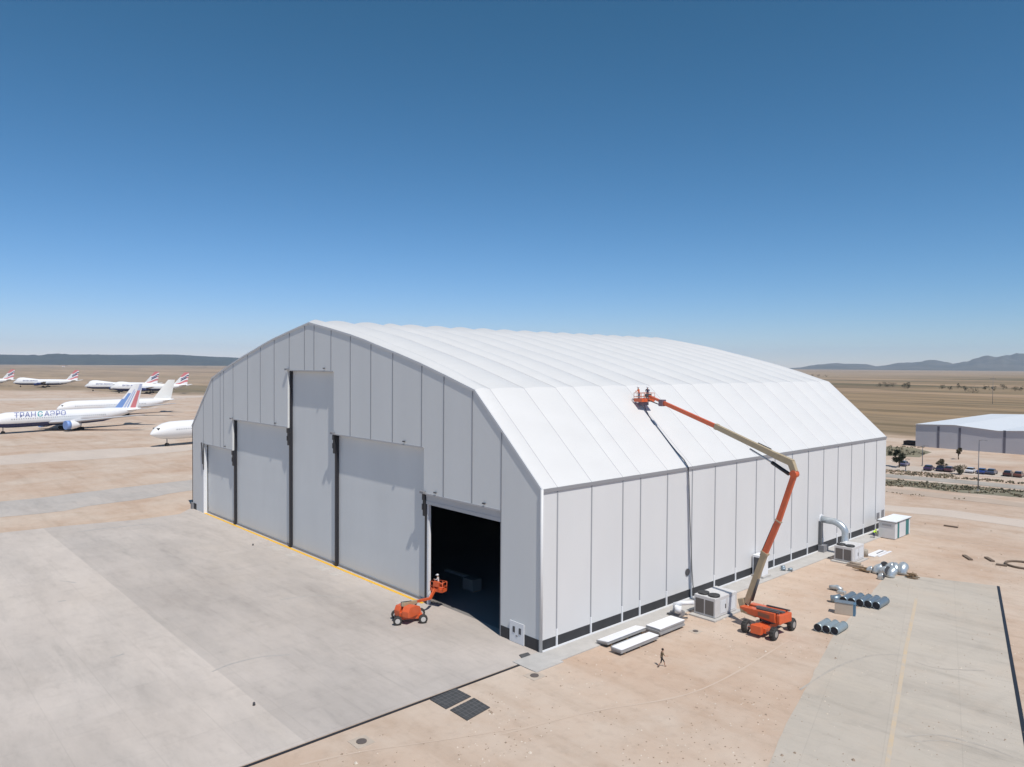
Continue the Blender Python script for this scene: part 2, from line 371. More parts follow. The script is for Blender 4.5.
# added shell under the roof membrane, hall's shade put into its dark colour
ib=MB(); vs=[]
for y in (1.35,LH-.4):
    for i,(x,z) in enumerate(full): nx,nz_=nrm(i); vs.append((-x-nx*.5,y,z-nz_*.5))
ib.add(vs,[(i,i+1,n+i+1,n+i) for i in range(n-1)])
hb(ib,'roof_shade_shell',HALLSHADE)
# roof seams (keder rails)
sb=MB()
for y in seams[1:-1]:
    for i in range(len(full)-1):
        (x0,z0),(x1,z1)=full[i],full[i+1]; n0=nrm(i);n1=nrm(i+1)
        sb.add([(-x0+n0[0]*o_,y+w_,z0+n0[1]*o_) for o_,w_ in ((.0,-.045),(.04,0),(.0,.045))]+[(-x1+n1[0]*o_,y+w_,z1+n1[1]*o_) for o_,w_ in ((.0,-.045),(.04,0),(.0,.045))],[(0,1,4,3),(1,2,5,4)])
hb(sb,'roof_seam',mat('roof_seam_grey',(.40,.40,.41),.5),ro)
# arched frames inside
tr=MB()
for y in seams[2:-1:1]:
    for i in range(len(full)-1):
        (x0,z0),(x1,z1)=full[i],full[i+1]
        tr.beam((-x0-(0.8 if x0<W/2 else -.8),y,z0-.9),(-x1-(.8 if x1<=W/2 else -.8),y,z1-.9),.25,.5)
    tr.beam((-.9,y,0.02),(-.9,y,15.2),.3,.5); tr.beam((-W+.9,y,0.02),(-W+.9,y,15.2),.3,.5)
hb(tr,'frame',MIDG)
# side walls (bulging fabric bays above a black plinth sheet)
def sidewall(X,sgn,name):
    w=MB(); vs=[]; zs=[1.18,4,7,10,13,15.62]
    for j,(y,t) in enumerate(cols):
        for i,z in enumerate(zs):
            e=.05*(1-(2*t-1)**2)*math.sin(PI*(i/(len(zs)-1))) if 0<t<1 else 0
            vs.append((X+sgn*e,y,z))
    k=len(zs)
    w.add(vs,[(j*k+i,j*k+i+1,(j+1)*k+i+1,(j+1)*k+i) for j in range(len(cols)-1) for i in range(k-1)],0,True)
    o=hb(w,name,WALLM)
    w=MB().box((X-sgn*.25,.1,.0),(X-sgn*.02,LH-.1,1.18)); hb(w,'plinth_sheet',PLINTH,o)
    for y in seams[1:-1]:
        hb(MB().box((X-.03,y-.07,1.92),(X+.06,y+.07,15.6)),'wall_seam',SEAMS,o)
        hb(MB().box((X-.0,y-.10,.09),(X+.12,y+.10,1.9)),'seam_foot',WHITEP,o)
    w=MB().box((X-.15,0.02,15.66),(X+.14,LH-.02,15.99)); hb(w,'gutter',mat('gutter_grey',(.27,.27,.28),.5),o)
    w=MB().box((X+.02,.05,.09),(X+.14,LH-.05,.22)); hb(w,'base_rail',WHITEP,o)
    shd=MB().box((X-sgn*.55,1.3,.02),(X-sgn*.5,LH-.4,15.6)); hb(shd,'wall_shade_sheet',HALLSHADE,o)  # added sheet, coloured dark for the shade inside the hall
    return o
sw=sidewall(0,1,'side_wall')
# far (hidden) side wall
w=MB().box((-W,.0,0),(-W+.3,LH,15.9)); hb(w,'side_wall',WALLM)
w=MB(); 
back=[( -x,z) for x,z in full]
w.add([(x,LH-.02,z) for x,z in back]+[(-W,LH-.02,0),(0,LH-.02,0)]+[(x,LH-.3,z) for x,z in back]+[(-W,LH-.3,0),(0,LH-.3,0)],
 [tuple(range(n+2)),tuple(reversed(range(n+2,2*n+4)))])
hb(w,'rear_wall',[GABLE])
w=MB().add([(x*.985-.6,LH-.42,z-.6) for x,z in back]+[(-W+.6,LH-.42,0),(-.6,LH-.42,0)],[tuple(range(n+2))]); hb(w,'rear_shade_sheet',HALLSHADE)  # added rear sheet, hall shade put into its colour
DY=.75
# gable: strips between openings; openings as (x0,x1,h)
ops=[(-19.55,-6.0,12.95),(-40.7,-19.55,18.3),(-54.7,-40.7,26.95),(-75.9,-54.7,18.3),(-89.5,-75.9,12.95)]
def rz(x):
    x=abs(x)
    for (a,za),(b,zb) in zip(full[:-1],full[1:]):
        if a<=x<=b: return za+(zb-za)*(x-a)/(b-a)
    return 16
xs=sorted(set([0,-W]+[o[0] for o in ops]+[o[1] for o in ops]+[-x for x,_ in full]))
gb=MB(); TH=.65
for a,b in zip(xs[:-1],xs[1:]):
    if b-a<1e-4: continue
    mid=(a+b)/2; zb=0
    for o in ops:
        if o[0]<=mid<=o[1]: zb=o[2]
    za0,za1=rz(a)-.03,rz(b)-.03
    gb.add([(a,0,zb),(b,0,zb),(b,0,za1),(a,0,za0)],[(0,1,2,3)],0)
    gb.add([(a,TH,zb),(b,TH,zb),(b,TH,za1),(a,TH,za0)],[(3,2,1,0)],1)
    if zb: gb.add([(a,0,zb),(b,0,zb),(b,TH,zb),(a,TH,zb)],[(3,2,1,0)],0)
def hz(x,side):
    for o in ops:
        if side<0 and abs(o[1]-x)<1e-3: return o[2]
        if side>0 and abs(o[0]-x)<1e-3: return o[2]
    return None
for x in xs:
    # jamb faces where the opening height changes
    hl=0;hr=0
    for o in ops:
        if o[0]<x-1e-3<=o[1] and o[0]<=x-.01<=o[1]: hl=o[2]
        if o[0]<=x+.01<=o[1]: hr=o[2]
    if abs(hl-hr)>.01:
        lo,hi=min(hl,hr),max(hl,hr); gb.add([(x,0,lo),(x,TH,lo),(x,TH,hi),(x,0,hi)],[(0,1,2,3)],0)
ga=hb(gb,'front_wall',[GABLE,HALLSHADE])  # back faces coloured dark for the hall's shade
# seams of the gable
gs=[10.7,15.75,20.0,26.1,31.1,36.2,41.4,46.3]; gs=[-x for x in gs]+[-W+x for x in gs]+[-5.97,-W+5.97,-W+14.2]
for x in gs:
    zb=0
    for o in ops:
        if o[0]<=x<=o[1]: zb=o[2]
    hb(MB().box((x-.06,-.045,zb+.02),(x+.06,.02,rz(x)-.3)),'wall_seam',SEAM,ga)
w=MB()
for i in range(n-1):
    (x0,z0),(x1,z1)=full[i],full[i+1]; w.beam((-x0,-.05,z0-.12),(-x1,-.05,z1-.12),.14,.24)
hb(w,'edge_trim',mat('edge_grey',(.56,.57,.58),.5),ga)
for o in ops[:]: pass
w=MB()
for o in ops: w.box((o[0]+.05,-.06,o[2]),(o[1]-.05,.0-.003,o[2]+.16))
hb(w,'lintel_trim',mat('lintel_grey',(.42,.42,.43),.5),ga)
w=MB().box((-5.95,-.03,.02),(-.35,-.004,1.18)); hb(w,'plinth_sheet',PLINTH,ga)
w=MB().box((-W+.35,-.03,.02),(-W+2.2,-.004,1.18)); hb(w,'plinth_sheet',PLINTH,ga)
# bright corner post
w=MB().tube([(0.02,-.06,.05),(0.02,-.06,16.0)],.15,n=12); hb(w,'corner_post',WALLM)
w=MB().box((-W+.2,-.4,.02),(-W+.9,-.05,1.2)); hb(w,'corner_guard',MIDG)
# door curtains
DY=.75
for k,o in enumerate(ops[1:]):
    d=MB(); nz_=24; nx_=8; vs=[]
    for j in range(nz_+1):
        for i in range(nx_+1):
            x=o[0]+(o[1]-o[0])*i/nx_; z=.06+(o[2]+.3-.06)*j/nz_
            e=.016*noise.noise(V((x*.35,z*.18,k*7)))+.004*math.sin(z*2.0)
            vs.append((x,DY+e,z))
    d.add(vs,[(j*(nx_+1)+i,j*(nx_+1)+i+1,(j+1)*(nx_+1)+i+1,(j+1)*(nx_+1)+i) for j in range(nz_) for i in range(nx_)],0,True)
    d.add([(o[0],DY+.3,.06),(o[1],DY+.3,.06),(o[1],DY+.3,o[2]+.3),(o[0],DY+.3,o[2]+.3)],[(0,1,2,3)],1)
    dc=hb(d,'door_curtain',[DOORM,HALLSHADE])  # back sheet coloured dark for the hall's shade
    hb(MB().box((o[0]+.1,DY-.12,.03),(o[1]-.1,DY-.05,.32)),'bottom_bar',SEAM,dc)
o=ops[0]
d=MB()
for i in range(3): 
    z=11.8+i*.41; d.box((o[0]+.3,.12+.03*(i%2),z),(o[1]-.02,.48,z+.405))
hb(d,'rolled_curtain',mat('rolled_membrane',(.50,.50,.50),.55,var=.08,scale=.5))
# inner return of wall between lintels and the roof, keeps the inside dark
# black telescopic posts on the left edge of every door
def post(x,h,white,bz,name='door_post'):
    w=MB().box((x-.2,.30,.03),(x+.2,DY-.04,h+.2))
    o=hb(w,name,BLACK)
    w=MB(); w.box((x-.28,.05,bz-2.6),(x+.26,.34,bz-.7)); w.box((x-.22,-.1,bz-.7),(x+.24,.34,bz-.01)); w.box((x-.40,.0,bz-1.9),(x-.1,.3,bz-1.2))
    hb(w,'bracket',BLACK,o)
    hb(MB().box((x-.3,-.4,h+.1),(x+.4,-.1,h+.35)),'hoist',MIDG,o)
    return o
post(-19.55,12.95,False,12.95); post(-40.7,18.3,False,18.3); post(-54.7,26.95,True,18.25); post(-75.9,18.3,True,12.9)
w=MB().box((-89.75,-.12,.02),(-89.2,.5,12.9)); hb(w,'door_post',WHITEP)
w=MB().beam((-89.9,-.25,13.2),(-89.3,-.25,9.2),.2,.2).beam((-88.9,-.2,13.1),(-89.1,-.2,8.2),.16,.16); hb(w,'guide_cable',DARK)
hb(MB().box((-19.3,.3,.02),(-19.0,.65,11.78)),'door_jamb',WHITEP)
# small floodlights above the lintels
for x,z in ((-8.6,13.35),(-17.2,13.35),(-23.5,18.7),(-43.2,27.35),(-58.8,18.7),(-79,13.35)):
    f=hb(MB().box((x-.2,-.22,z),(x+.2,-.07,z+.14)).box((x-.04,-.08,z+.04),(x+.04,0,z+.1)),'floodlight',DARK)
# white service box let into the front by the corner
sv=MB().box((-4.45,-.12,.05),(-2.35,-.035,2.15)); svo=hb(sv,'service_panel',WHITEP)
hb(MB().box((-3.95,-.16,1.05),(-3.65,-.12,1.65)),'inlet',DARK,svo); hb(MB().box((-3.05,-.16,1.05),(-2.75,-.12,1.65)),'inlet',DARK,svo)
hb(MB().box((-3.5,-.15,.72),(-3.25,-.12,.84)),'plate',MIDG,svo)
# porthole and louvres of the side
pp=gx(687,572,0)
hb(MB().tube([(.02,pp.y,pp.z),(.12,pp.y,pp.z)],.42,n=20),'vent_hole',DARK,sw)
for px_,py_ in ((877.7,517),(882.4,514)):
    q=gx(px_,py_,0); hb(MB().box((.03,q.y-.5,q.z-.6),(.1,q.y+.5,q.z+.75)),'louvre',MIDG,sw)
# things standing inside the dark hall
q=gz(472,590); cr=empty('equipment_crate',(q.x,q.y,.02)); tag(cr,'grey equipment crate standing in the dark inside the open bay','crate')
MB().box((-1,-.7,.12),(1,.7,1.5)).build('crate_body',mat('crate_grey',(.20,.20,.19),.6),cr)
MB().box((-1,-.6,0),(-.7,.6,.12)).build('skid',WOOD,cr); MB().box((.7,-.6,0),(1,.6,.12)).build('skid',WOOD,cr)
q=gz(457,576); bmb=MB().beam((-2.4,0,.3),(2.4,.2,.3),.45,.3).beam((-1.6,.5,.1),(2.0,.7,.1),.3,.2)
o=bmb.build('steel_beam',mat('beam_pale',(.5,.5,.48),.5),None,(q.x,q.y,.02)); tag(o,'pale steel beam lying on the dark hall floor behind the crate','beam')

# ------------------------------------------------------------------ hose, drains, panels, manholes
NR=V((.913,0,1)).normalized()
def onroof(x,y,off=.3): return gplane(x,y,V((0,0,16))+NR*off,NR)
LB=None
t=0.0
d=ray(643,401.5)
best=None
k=60.
while k<200:
    P=CAM+d*k
    if P.z-(16+.913*(-P.x))<1.0: break
    k+=.05
BK=P.copy()      # basket floor, one metre above the membrane
hp=[BK+V((0.2,-.3,0))]+[onroof(*q,off=.09) for q in ((646,410),(651,420),(659,430),(668,441),(677,452),(684,459.5))]+[V((.2,gx(689,467,.3).y,16.05))]
zz=gx(689,468,.12)
hp+=[V((.14,zz.y,14.5)),V((.2,gx(690,520,.2).y,gx(690,520,.2).z)),V((.2,gx(692,570,.2).y,gx(692,570,.2).z)),V((.3,gx(693,602,.2).y,.3))]
tag(MB().tube(hp,.048,n=8).build('hose',mat('hose_grey',(.10,.10,.10),.5)),'long dark grey hose hanging from the lift basket down the roof and wall','hose')
# dark mats beside apron
def mat_grid(name,pts,label):
    P=[V((p[0],p[1],0)) for p in pts]; c=sum(P,V())/4; root=MB()
    root.add([(p.x,p.y,.015) for p in P]+[(p.x,p.y,.07) for p in P],[(4,5,6,7),(0,1,5,4),(1,2,6,5),(2,3,7,6),(3,0,4,7)],0)
    for i in range(1,7):
        a=P[0].lerp(P[1],i/7); b=P[3].lerp(P[2],i/7); root.beam((a.x,a.y,.085),(b.x,b.y,.085),.07,.02,1)
    for i in range(1,4):
        a=P[0].lerp(P[3],i/4); b=P[1].lerp(P[2],i/4); root.beam((a.x,a.y,.087),(b.x,b.y,.087),.06,.02,1)
    o=root.build(name,[mat('grate_dark',(.085,.087,.09),.6,var=.4,scale=1.5),mat('grate_bar',(.12,.12,.12),.6)]); tag(o,label,'grate'); return o
G4=lambda *a:[(gz(*q).x,gz(*q).y) for q in a]
mat_grid('drain_grate',G4((430,700),(455.5,689),(471,697),(446,709.5)),'dark square drain grate touching the long drain line of the apron')
mat_grid('drain_grate',G4((450,710.5),(474,698.5),(490,708),(467,721)),'dark square drain grate nearer the camera of the two side by side')
mat_grid('drain_grate',G4((519,655.5),(528,653),(531,656),(522,659)),'small dark grate in the paving at the hangar corner')
def manhole(px_,py_,s,label,square=True):
    q=gz(px_,py_); e=empty('manhole',(q.x,q.y,0)); tag(e,label,'manhole')
    if square: MB().box((-s,-s,-.05),(s,s,.03)).build('frame',mat('dusty_frame',(.52,.44,.36),.9,var=.2,scale=1),e)
    MB().tube([(0,0,.03),(0,0,.09)],s*.52,n=20).build('cover',mat('cast_iron',(.12,.10,.09),.6),e)
manhole(534.5,676,.75,'round iron manhole in a pale square frame by the hangar corner')
manhole(361.5,742,.75,'round iron manhole in sand beside the apron edge near the bottom of the photo')
manhole(695.5,631.5,.55,'small manhole in the sand between the walking man and the big lift')
# little dark objects on apron
for px_,py_,lb in ((253,545.5,'tiny dark bollard stub on the apron left of the door line'),(254,705.5,'small dark stone lying on the outer apron joint')):
    q=gz(px_,py_); tag(MB().tube([(0,0,0),(0,0,.22),(0,0,.28)],[.12,.10,.04],n=9).build('bollard_stub',DARK,None,(q.x,q.y,.02)),lb,'bollard')

# sandwich panel stacks
def stack(x0,x1,y0,y1,nl,th,label,rz=0,tilt=0,brown=True):
    e=empty('panel_stack',((x0+x1)/2,(y0+y1)/2,.0),rz); tag(e,label,'panel stack','stacks of white roof panels along the hangar wall')
    hx=(x1-x0)/2; hy=(y1-y0)/2
    for s in (-.8,0,.8): MB().box((-hx*.9,hy*s-.1,0.09),(hx*.9,hy*s+.1,.24)).build('timber',WOOD,e)
    mb=MB()
    for i in range(nl):
        z=.24+i*th; j=random.uniform(-.05,.05)
        M=Matrix.Rotation(tilt,4,'Y') if tilt else Matrix.Identity(4)
        mb.box((-hx+j,-hy+j*2,z+.01),(hx+j,hy+j*2,z+th),0,M)
    z=.24+nl*th; mb.box((-hx+.02,-hy+.01,z+.004),(hx+.01,hy,z+.05),1,Matrix.Rotation(tilt,4,'Y') if tilt else None)
    mb.build('panels',[mat('panel_edges',(.34,.335,.33),.6,var=.2,scale=1),mat('panel_white',(.80,.80,.81),.35,var=.04,scale=.5)],e)
stack(4.5,5.75,5.2,11.2,2,.17,'low stack of white panels nearest the walking man, brown end facing out')
stack(3.5,5.3,12.0,16.4,3,.20,'widest and farthest stack of white panels, next to the outdoor unit')
stack(2.2,3.6,5.8,12.0,2,.14,'white panel stack tilted over grey sheets close to the hangar wall',tilt=math.radians(-7))
tag(MB().box((3.65,6.2,.02),(4.4,11.4,.16)).box((3.7,6.1,.16),(4.2,10.9,.24)).build('metal_sheets',mat('sheet_grey',(.42,.44,.45),.5,var=.2,scale=1)),'grey metal sheets lying in the gap between the white panel stacks','sheets')

# ------------------------------------------------------------------ outdoor air units
def aircon(x0,x1,y0,y1,h,label,tail):
    e=empty('air_unit',((x0+x1)/2,(y0+y1)/2,.0)); tag(e,label,'air unit','big air handling units outside the side wall')
    hx=(x1-x0)/2;hy=(y1-y0)/2
    MB().box((-hx-.25,-hy-.7,-.1),(hx+.4,hy+.5,.16)).build('base_slab',CONC,e)
    b=MB().box((-hx,-hy,.2),(hx,hy,h)).build('casing',mat('unit_casing',(.62,.61,.60),.5,var=.12,scale=1.5),e,bevel=.05)
    MB().box((-hx+.2,-hy-.03,.4),(-.08,-hy-.004,h-.35)).build('coil_grille',mat('coil_dark',(.16,.145,.135),.6,var=.3,scale=8,stretch=(6,1,.2)),b)
    MB().box((.08,-hy-.03,.4),(hx-.2,-hy-.004,h-.35)).build('coil_grille',mat('coil_dark',(.16,.145,.135),.6),b)
    w=MB()
    for sx in (-.5,.5):
        MB().tube([(sx*hx,-hy*.62,h),(sx*hx,-hy*.62,h+.2)],hx*.47,n=20).build('fan',mat('fan_dark',(.03,.03,.03),.5),b)
        for k in range(5):
            pass
    MB().box((hx+.003,-hy*.55,.5),(hx+.03,-hy*.05,h-.4)).build('access_panel',mat('panel_pale',(.66,.68,.70),.4),b)
    MB().box((hx+.003,hy*.1,.5),(hx+.03,hy*.8,h-.4)).build('access_panel',mat('panel_pale',(.66,.68,.70),.4),b)
    MB().box((hx+.03,-hy*.12,h*.4),(hx+.07,-hy*.06,h*.6)).build('handle',DARK,b)
    return e
u1=aircon(3.5,6.2,20.9,25.4,2.35,'white air unit with dark coil grilles nearest the panel stacks',None)
u2=aircon(3.9,6.5,56.0,60.0,2.3,'white air unit with dark grilles joined to the silver bent duct',None)
# pipework beside unit 1
e=empty('pump_set',(2.6,18.9,.09)); tag(e,'cluster of white pipes and small pump between air unit and hangar wall','pump')
MB().box((-.6,-.5,0),(.6,.6,.5)).build('pump_base',MIDG,e); MB().tube([(-.3,0,.5),(-.3,0,1.2),(.5,0,1.5),(1.3,1.2,1.5)],.25,n=10).build('pipe',WHITEP,e)
MB().tube([(.4,-.4,.5),(.4,-.4,1.25)],.38,n=14).build('tank',WHITEP,e); MB().tube([(-.9,-.6,.15),(.9,-.9,.15),(1.6,-.3,.2)],.09,n=8).build('pipe',DARK,e)
# silver duct
dy=gx(821,519,0).y; dz=gx(821,519,0).z
vx=3.7; pth=[(.02,dy,dz),(1.4,dy,dz-.05)]
for i in range(1,8):
    a=PI/2*i/8; pth.append((1.4+(vx-1.4)*math.sin(a),dy,dz-(1.6)*(1-math.cos(a))))
pth+=[(vx,dy,dz-1.6),(vx,dy,2.0),(vx+.1,dy-.8,1.2)]
e=empty('air_duct',(vx,dy,0)); tag(e,'silver round duct bending from the hangar wall down to the air unit','duct')
o=MB().tube([(p[0]-vx,p[1]-dy,p[2]) for p in pth],.5,n=20).build('duct_pipe',SHINY,e)
for p in (pth[1],pth[9]): 
    pass
MB().tube([(.02-vx,0,dz),(.12-vx,0,dz)],.75,n=20).build('wall_collar',WHITEP,e)
MB().box((-vx+.05,-.9,.1),(-vx+.45,-.5,dz-.2)).build('drop_duct',mat('drop_duct_grey',(.12,.125,.13),.5),e)
MB().box((-vx+.1,-1.1,.1),(-vx+1.0,.5,1.1)).build('junction_box',MIDG,e)
# white cabinet by the wall, behind the boom
q=gz(772,578); e=empty('wall_cabinet',(1.3,q.y-.6,.09)); tag(e,'white upright cabinet with a dark side against the wall behind the boom','cabinet')
MB().box((-1.2,-1.0,0),(.6,1.0,.25)).build('plinth',CONC,e)
MB().box((-1.1,-.8,.25),(.3,.8,2.9)).build('casing',WHITEP,e,bevel=.03); MB().box((-.9,-.84,.4),(.1,-.805,2.6)).build('door',DARK,e)
q=gz(781,571)
for k,(dx,dyy) in enumerate(((0,0),(.75,.5),(-.5,.9))):
    o=MB().tube([(0,0,.2),(.5,.3,.3)],.22,n=10).build('pipe_offcut',DUCTBLUE,None,(q.x+dx,q.y+dyy,.06)); tag(o,['short blue grey pipe offcut lying first of three by the wall cabinet','blue grey pipe offcut in the middle of three by the wall cabinet','blue grey pipe offcut closest to the wall beside the cabinet'][k],'pipe')
# portable cabin
e=empty('portable_cabin',(3.55,79.6,0)); tag(e,'white portable cabin with two green vertical stripes behind the hangar wall end','cabin')
MB().box((-1.25,-3.3,.1),(1.3,3.3,2.85)).build('walls',mat('cabin_white',(.66,.66,.66),.5,var=.06,scale=1),e)
MB().box((-1.4,-3.45,2.853),(1.45,3.45,3.0)).build('roof',mat('cabin_roof',(.80,.82,.82),.4),e)
TEAL=mat('teal_paint',(.03,.17,.17),.5)
MB().box((1.303,-2.2,.15),(1.33,-1.5,2.8)).build('green_stripe',TEAL,e); MB().box((1.303,1.4,.15),(1.33,2.7,2.8)).build('green_stripe',TEAL,e)
MB().box((-1.42,-3.46,2.78),(1.46,-3.40,2.86)).box((1.40,-3.46,2.78),(1.46,3.46,2.86)).build('eave_trim',DARK,e)
MB().box((-.7,-3.33,2.1),(.7,-3.305,2.4)).build('name_plate',mat('plate_grey',(.42,.42,.42),.6),e)
# white sheet pieces and drum
q=gz(879,554); o=MB().box((-.9,-2.6,.02),(.3,2.4,.12)).box((.45,-1.9,.02),(.8,2.9,.10)).box((-.2,-.5,.12),(-.05,2.0,.16),1).build('board_pile',[mat('panel_white',(.8,.8,.8)),DARK],None,(q.x,q.y,0)); tag(o,'flat white boards on sand between the portable cabin and the air unit','boards')
q=gz(864,556); o=MB().tube([(0,0,0),(0,0,.9),(0,0,1.0)],[.55,.55,.5],n=18).build('drum',mat('drum_beige',(.42,.37,.30),.6,var=.2,scale=2),None,(q.x,q.y,0)); tag(o,'beige drum standing beside the farther air unit','drum')

# ------------------------------------------------------------------ duct pieces on the ground
def hollow(p,q,r,n=18,mi=0):
    mb=MB(); p=V(p);q=V(q); d=(q-p).normalized(); u=V((0,0,1)) if abs(d.z)<.9 else V((0,1,0)); a=d.cross(u).normalized(); b=d.cross(a)
    vs=[]
    L=(q-p).length; ks=max(2,int(L/.3))
    rings=[(p+d*L*i/ks,r*(1.0 if i%2 else 1.02)) for i in range(ks+1)]
    rings+=[(q,r*.92),(p,r*.92)]
    for c,rr in rings:
        for k in range(n): t=2*PI*k/n; vs.append(c+(a*math.cos(t)+b*math.sin(t))*rr)
    fs=[];m_=len(rings)
    for i in range(m_):
        j=(i+1)%m_
        for k in range(n): fs.append((i*n+k,i*n+(k+1)%n,j*n+(k+1)%n,j*n+k))
    mb.add(vs,fs,0,True)
    for f in range(len(fs)-3*n,len(fs)): 
        if (len(fs)-2*n)<=f<(len(fs)-n): mb.m[f]=1
    return mb
def ductpipe(px_,py_,L,r,ang,label,grp,m=DUCTBLUE,rr=0):
    q=gz(px_,py_); d=V((math.cos(ang),math.sin(ang),0))
    e=empty('duct_section',(q.x,q.y,.02)); tag(e,label,'duct section',grp)
    hollow((0,0,r),(d.x*L,d.y*L,r),r).build('pipe_shell',[m,INS],e)
    MB().tube([(d.x*.12,d.y*.12,r),(d.x*.14,d.y*.14,r)],r*.9,n=18).build('shade_disc',INS,e)  # dark disc stands in for the shade down the open pipe
    # flange ring
    MB().tube([(d.x*L*.97,d.y*L*.97,r),(d.x*L,d.y*L,r)],r*1.06,n=18).build('flange',m,e)
ordn=['first','second','third','fourth','fifth']
axis_=math.radians(91)
for i in range(5):
    ductpipe(843.0+i*8.25,604.3+i*1.35,2.9,.45,axis_,ordn[i]+' from the left in the row of five big grey duct pipes','row of five grey duct pipes')
for i,lb in enumerate(('left one of the three grey duct pipes nearest the big lift','middle one of the three grey duct pipes nearest the big lift','right one of the three grey duct pipes nearest the big lift')):
    ductpipe(817.5+i*8.3,632.0+i*1.6,2.5,.43,axis_,lb,'three grey duct pipes beside the lift',mat('pale_duct_steel',(.38,.45,.47),.45,metal=.5,var=.2,scale=2))
q=gz(846,614); e=empty('box_duct',(q.x,q.y,.02),math.radians(18)); tag(e,'rectangular sheet metal box duct with beige side in front of the pipe row','box duct')
MB().box((-1.15,-.5,0),(.75,.5,1.3)).build('casing',mat('beige_sheet',(.50,.43,.35),.6,var=.15,scale=1),e,bevel=.02)
MB().box((.753,-.5,0),(1.0,.5,1.33)).build('blue_end',mat('blue_sheet',(.10,.20,.30),.5,var=.3,scale=2),e); MB().box((-1.2,-.55,1.303),(.74,.55,1.36)).build('lid',DUCTBLUE,e)
q=gz(834,602); o=MB().tube([(0,0,.4),(.5,.25,.45),(.8,.8,.6)],[.4,.42,.38],n=14).build('duct_elbow',[DUCTBLUE],None,(q.x-.3,q.y-.3,.02)); tag(o,'small dark duct elbow left of the box duct','duct elbow')
q=gz(837,591); o=MB().tube([(-.9,0,.25),(0,0,.45),(.7,-.2,.3)],[.28,.32,.25],n=12).box((.4,-.9,.02),(1.3,-.3,.3)).build('duct_fitting',[SHINY],None,(q.x,q.y,.02)); tag(o,'shiny small fitting lying on sand above the pipe row','duct fitting')
# shiny elbows heap
heap=[(876,571,.6,40),(883,573.5,.65,-20),(890,575,.62,70),(888,569,.6,10),(895.5,571,.6,120),(901.5,572,.7,90),(883.5,567,.55,-60),(880,577,.4,0),(868.5,570,.4,20)]
hl=['leftmost upright silver duct elbow of the heap','silver duct elbow just right of the leftmost one in the heap','front silver duct elbow of the heap nearest the camera','silver duct elbow at the back centre of the heap','silver duct elbow behind the front one toward the right of the heap','tall silver duct elbow at the right end of the heap','small silver elbow at the back left of the heap','low flat silver reducer at the front left of the heap','short silver pipe lying between the air unit and the heap']
for (px_,py_,r,a),lb in zip(heap,hl):
    q=gz(px_,py_+2.2); a=math.radians(a); pts=[]
    for i in range(7):
        t=PI/2*i/6; pts.append((math.cos(a)*(1-math.cos(t))*r*1.15,math.sin(a)*(1-math.cos(t))*r*1.15,.02+math.sin(t)*r*1.25))
    o=MB().tube(pts,[r*.95]*3+[r*.98]+[r*.95]*3,n=16,smooth=True)
    o.m[-1]=1; o.m[-2]=1  # caps coloured dark, shade of the hollow ends
    o=o.build('duct_elbow',[SHINY,INS],None,(q.x,q.y,.02)); tag(o,lb,'duct elbow','heap of shiny duct elbows')
q=gz(911,578); o=MB()
for k in range(9): o.beam((random.uniform(-.8,.2),random.uniform(-.5,.5),.1+k*.06),(random.uniform(.4,1.1),random.uniform(-.5,.5),.1+k*.06),.14,.1)
o=o.build('timber_offcuts',WOOD,None,(q.x,q.y,.02)); tag(o,'small heap of brown timber offcuts right of the silver elbows','timber')
q=gz(862,571); o=MB()
for k in range(6): o.beam((random.uniform(-1.4,.2),random.uniform(-.6,.6),.1+k*.08),(random.uniform(.4,1.4),random.uniform(-.6,.6),.1+k*.07),.2,.12)
o=o.build('timber_planks',WOOD,None,(q.x,q.y,.0)); tag(o,'brown planks on the sand just left of the silver elbows','timber')
q=gz(855,567); o=MB().box((-1.0,-.4,.02),(1.0,.4,.4)).tube([(-.7,0,.5),(.7,.2,.5)],.2,n=10).build('pallet_load',[mat('worn_tan',(.34,.28,.22),.8)],None,(q.x,q.y,.0)); tag(o,'low tan pallet load in front of the farther air unit','pallet')
# pipes and rubble on sand at right
for (x0_,y0_,x1_,y1_,lb) in ((944,526,958,528,'dark timber beam on the sand behind the portable cabin'),(964,556,971,560.5,'short dark trench board on sand nearest the hangar'),(986,558,993,562,'short dark trench board on sand in the middle of three'),(996,565,1007,566.5,'dark flat board on sand beside the pipe ring'),):
    a=gz(x0_,y0_);b=gz(x1_,y1_); tag(MB().beam((a.x,a.y,.12),(b.x,b.y,.12),.5,.2).build('timber_beam',mat('old_dark_wood',(.20,.15,.11),.85,var=.3,scale=1)),lb,'beam')
q=gz(1023,566); tag(MB().tube([(math.cos(t*PI/10)*2.1,math.sin(t*PI/10)*2.1,.16) for t in range(21)],.15,n=8,cap=False).build('pipe_ring',mat('old_dark_wood',(.20,.15,.11),.8),None,(q.x,q.y,0)),'dark ring of coiled pipe lying on sand at the right edge','pipe ring')

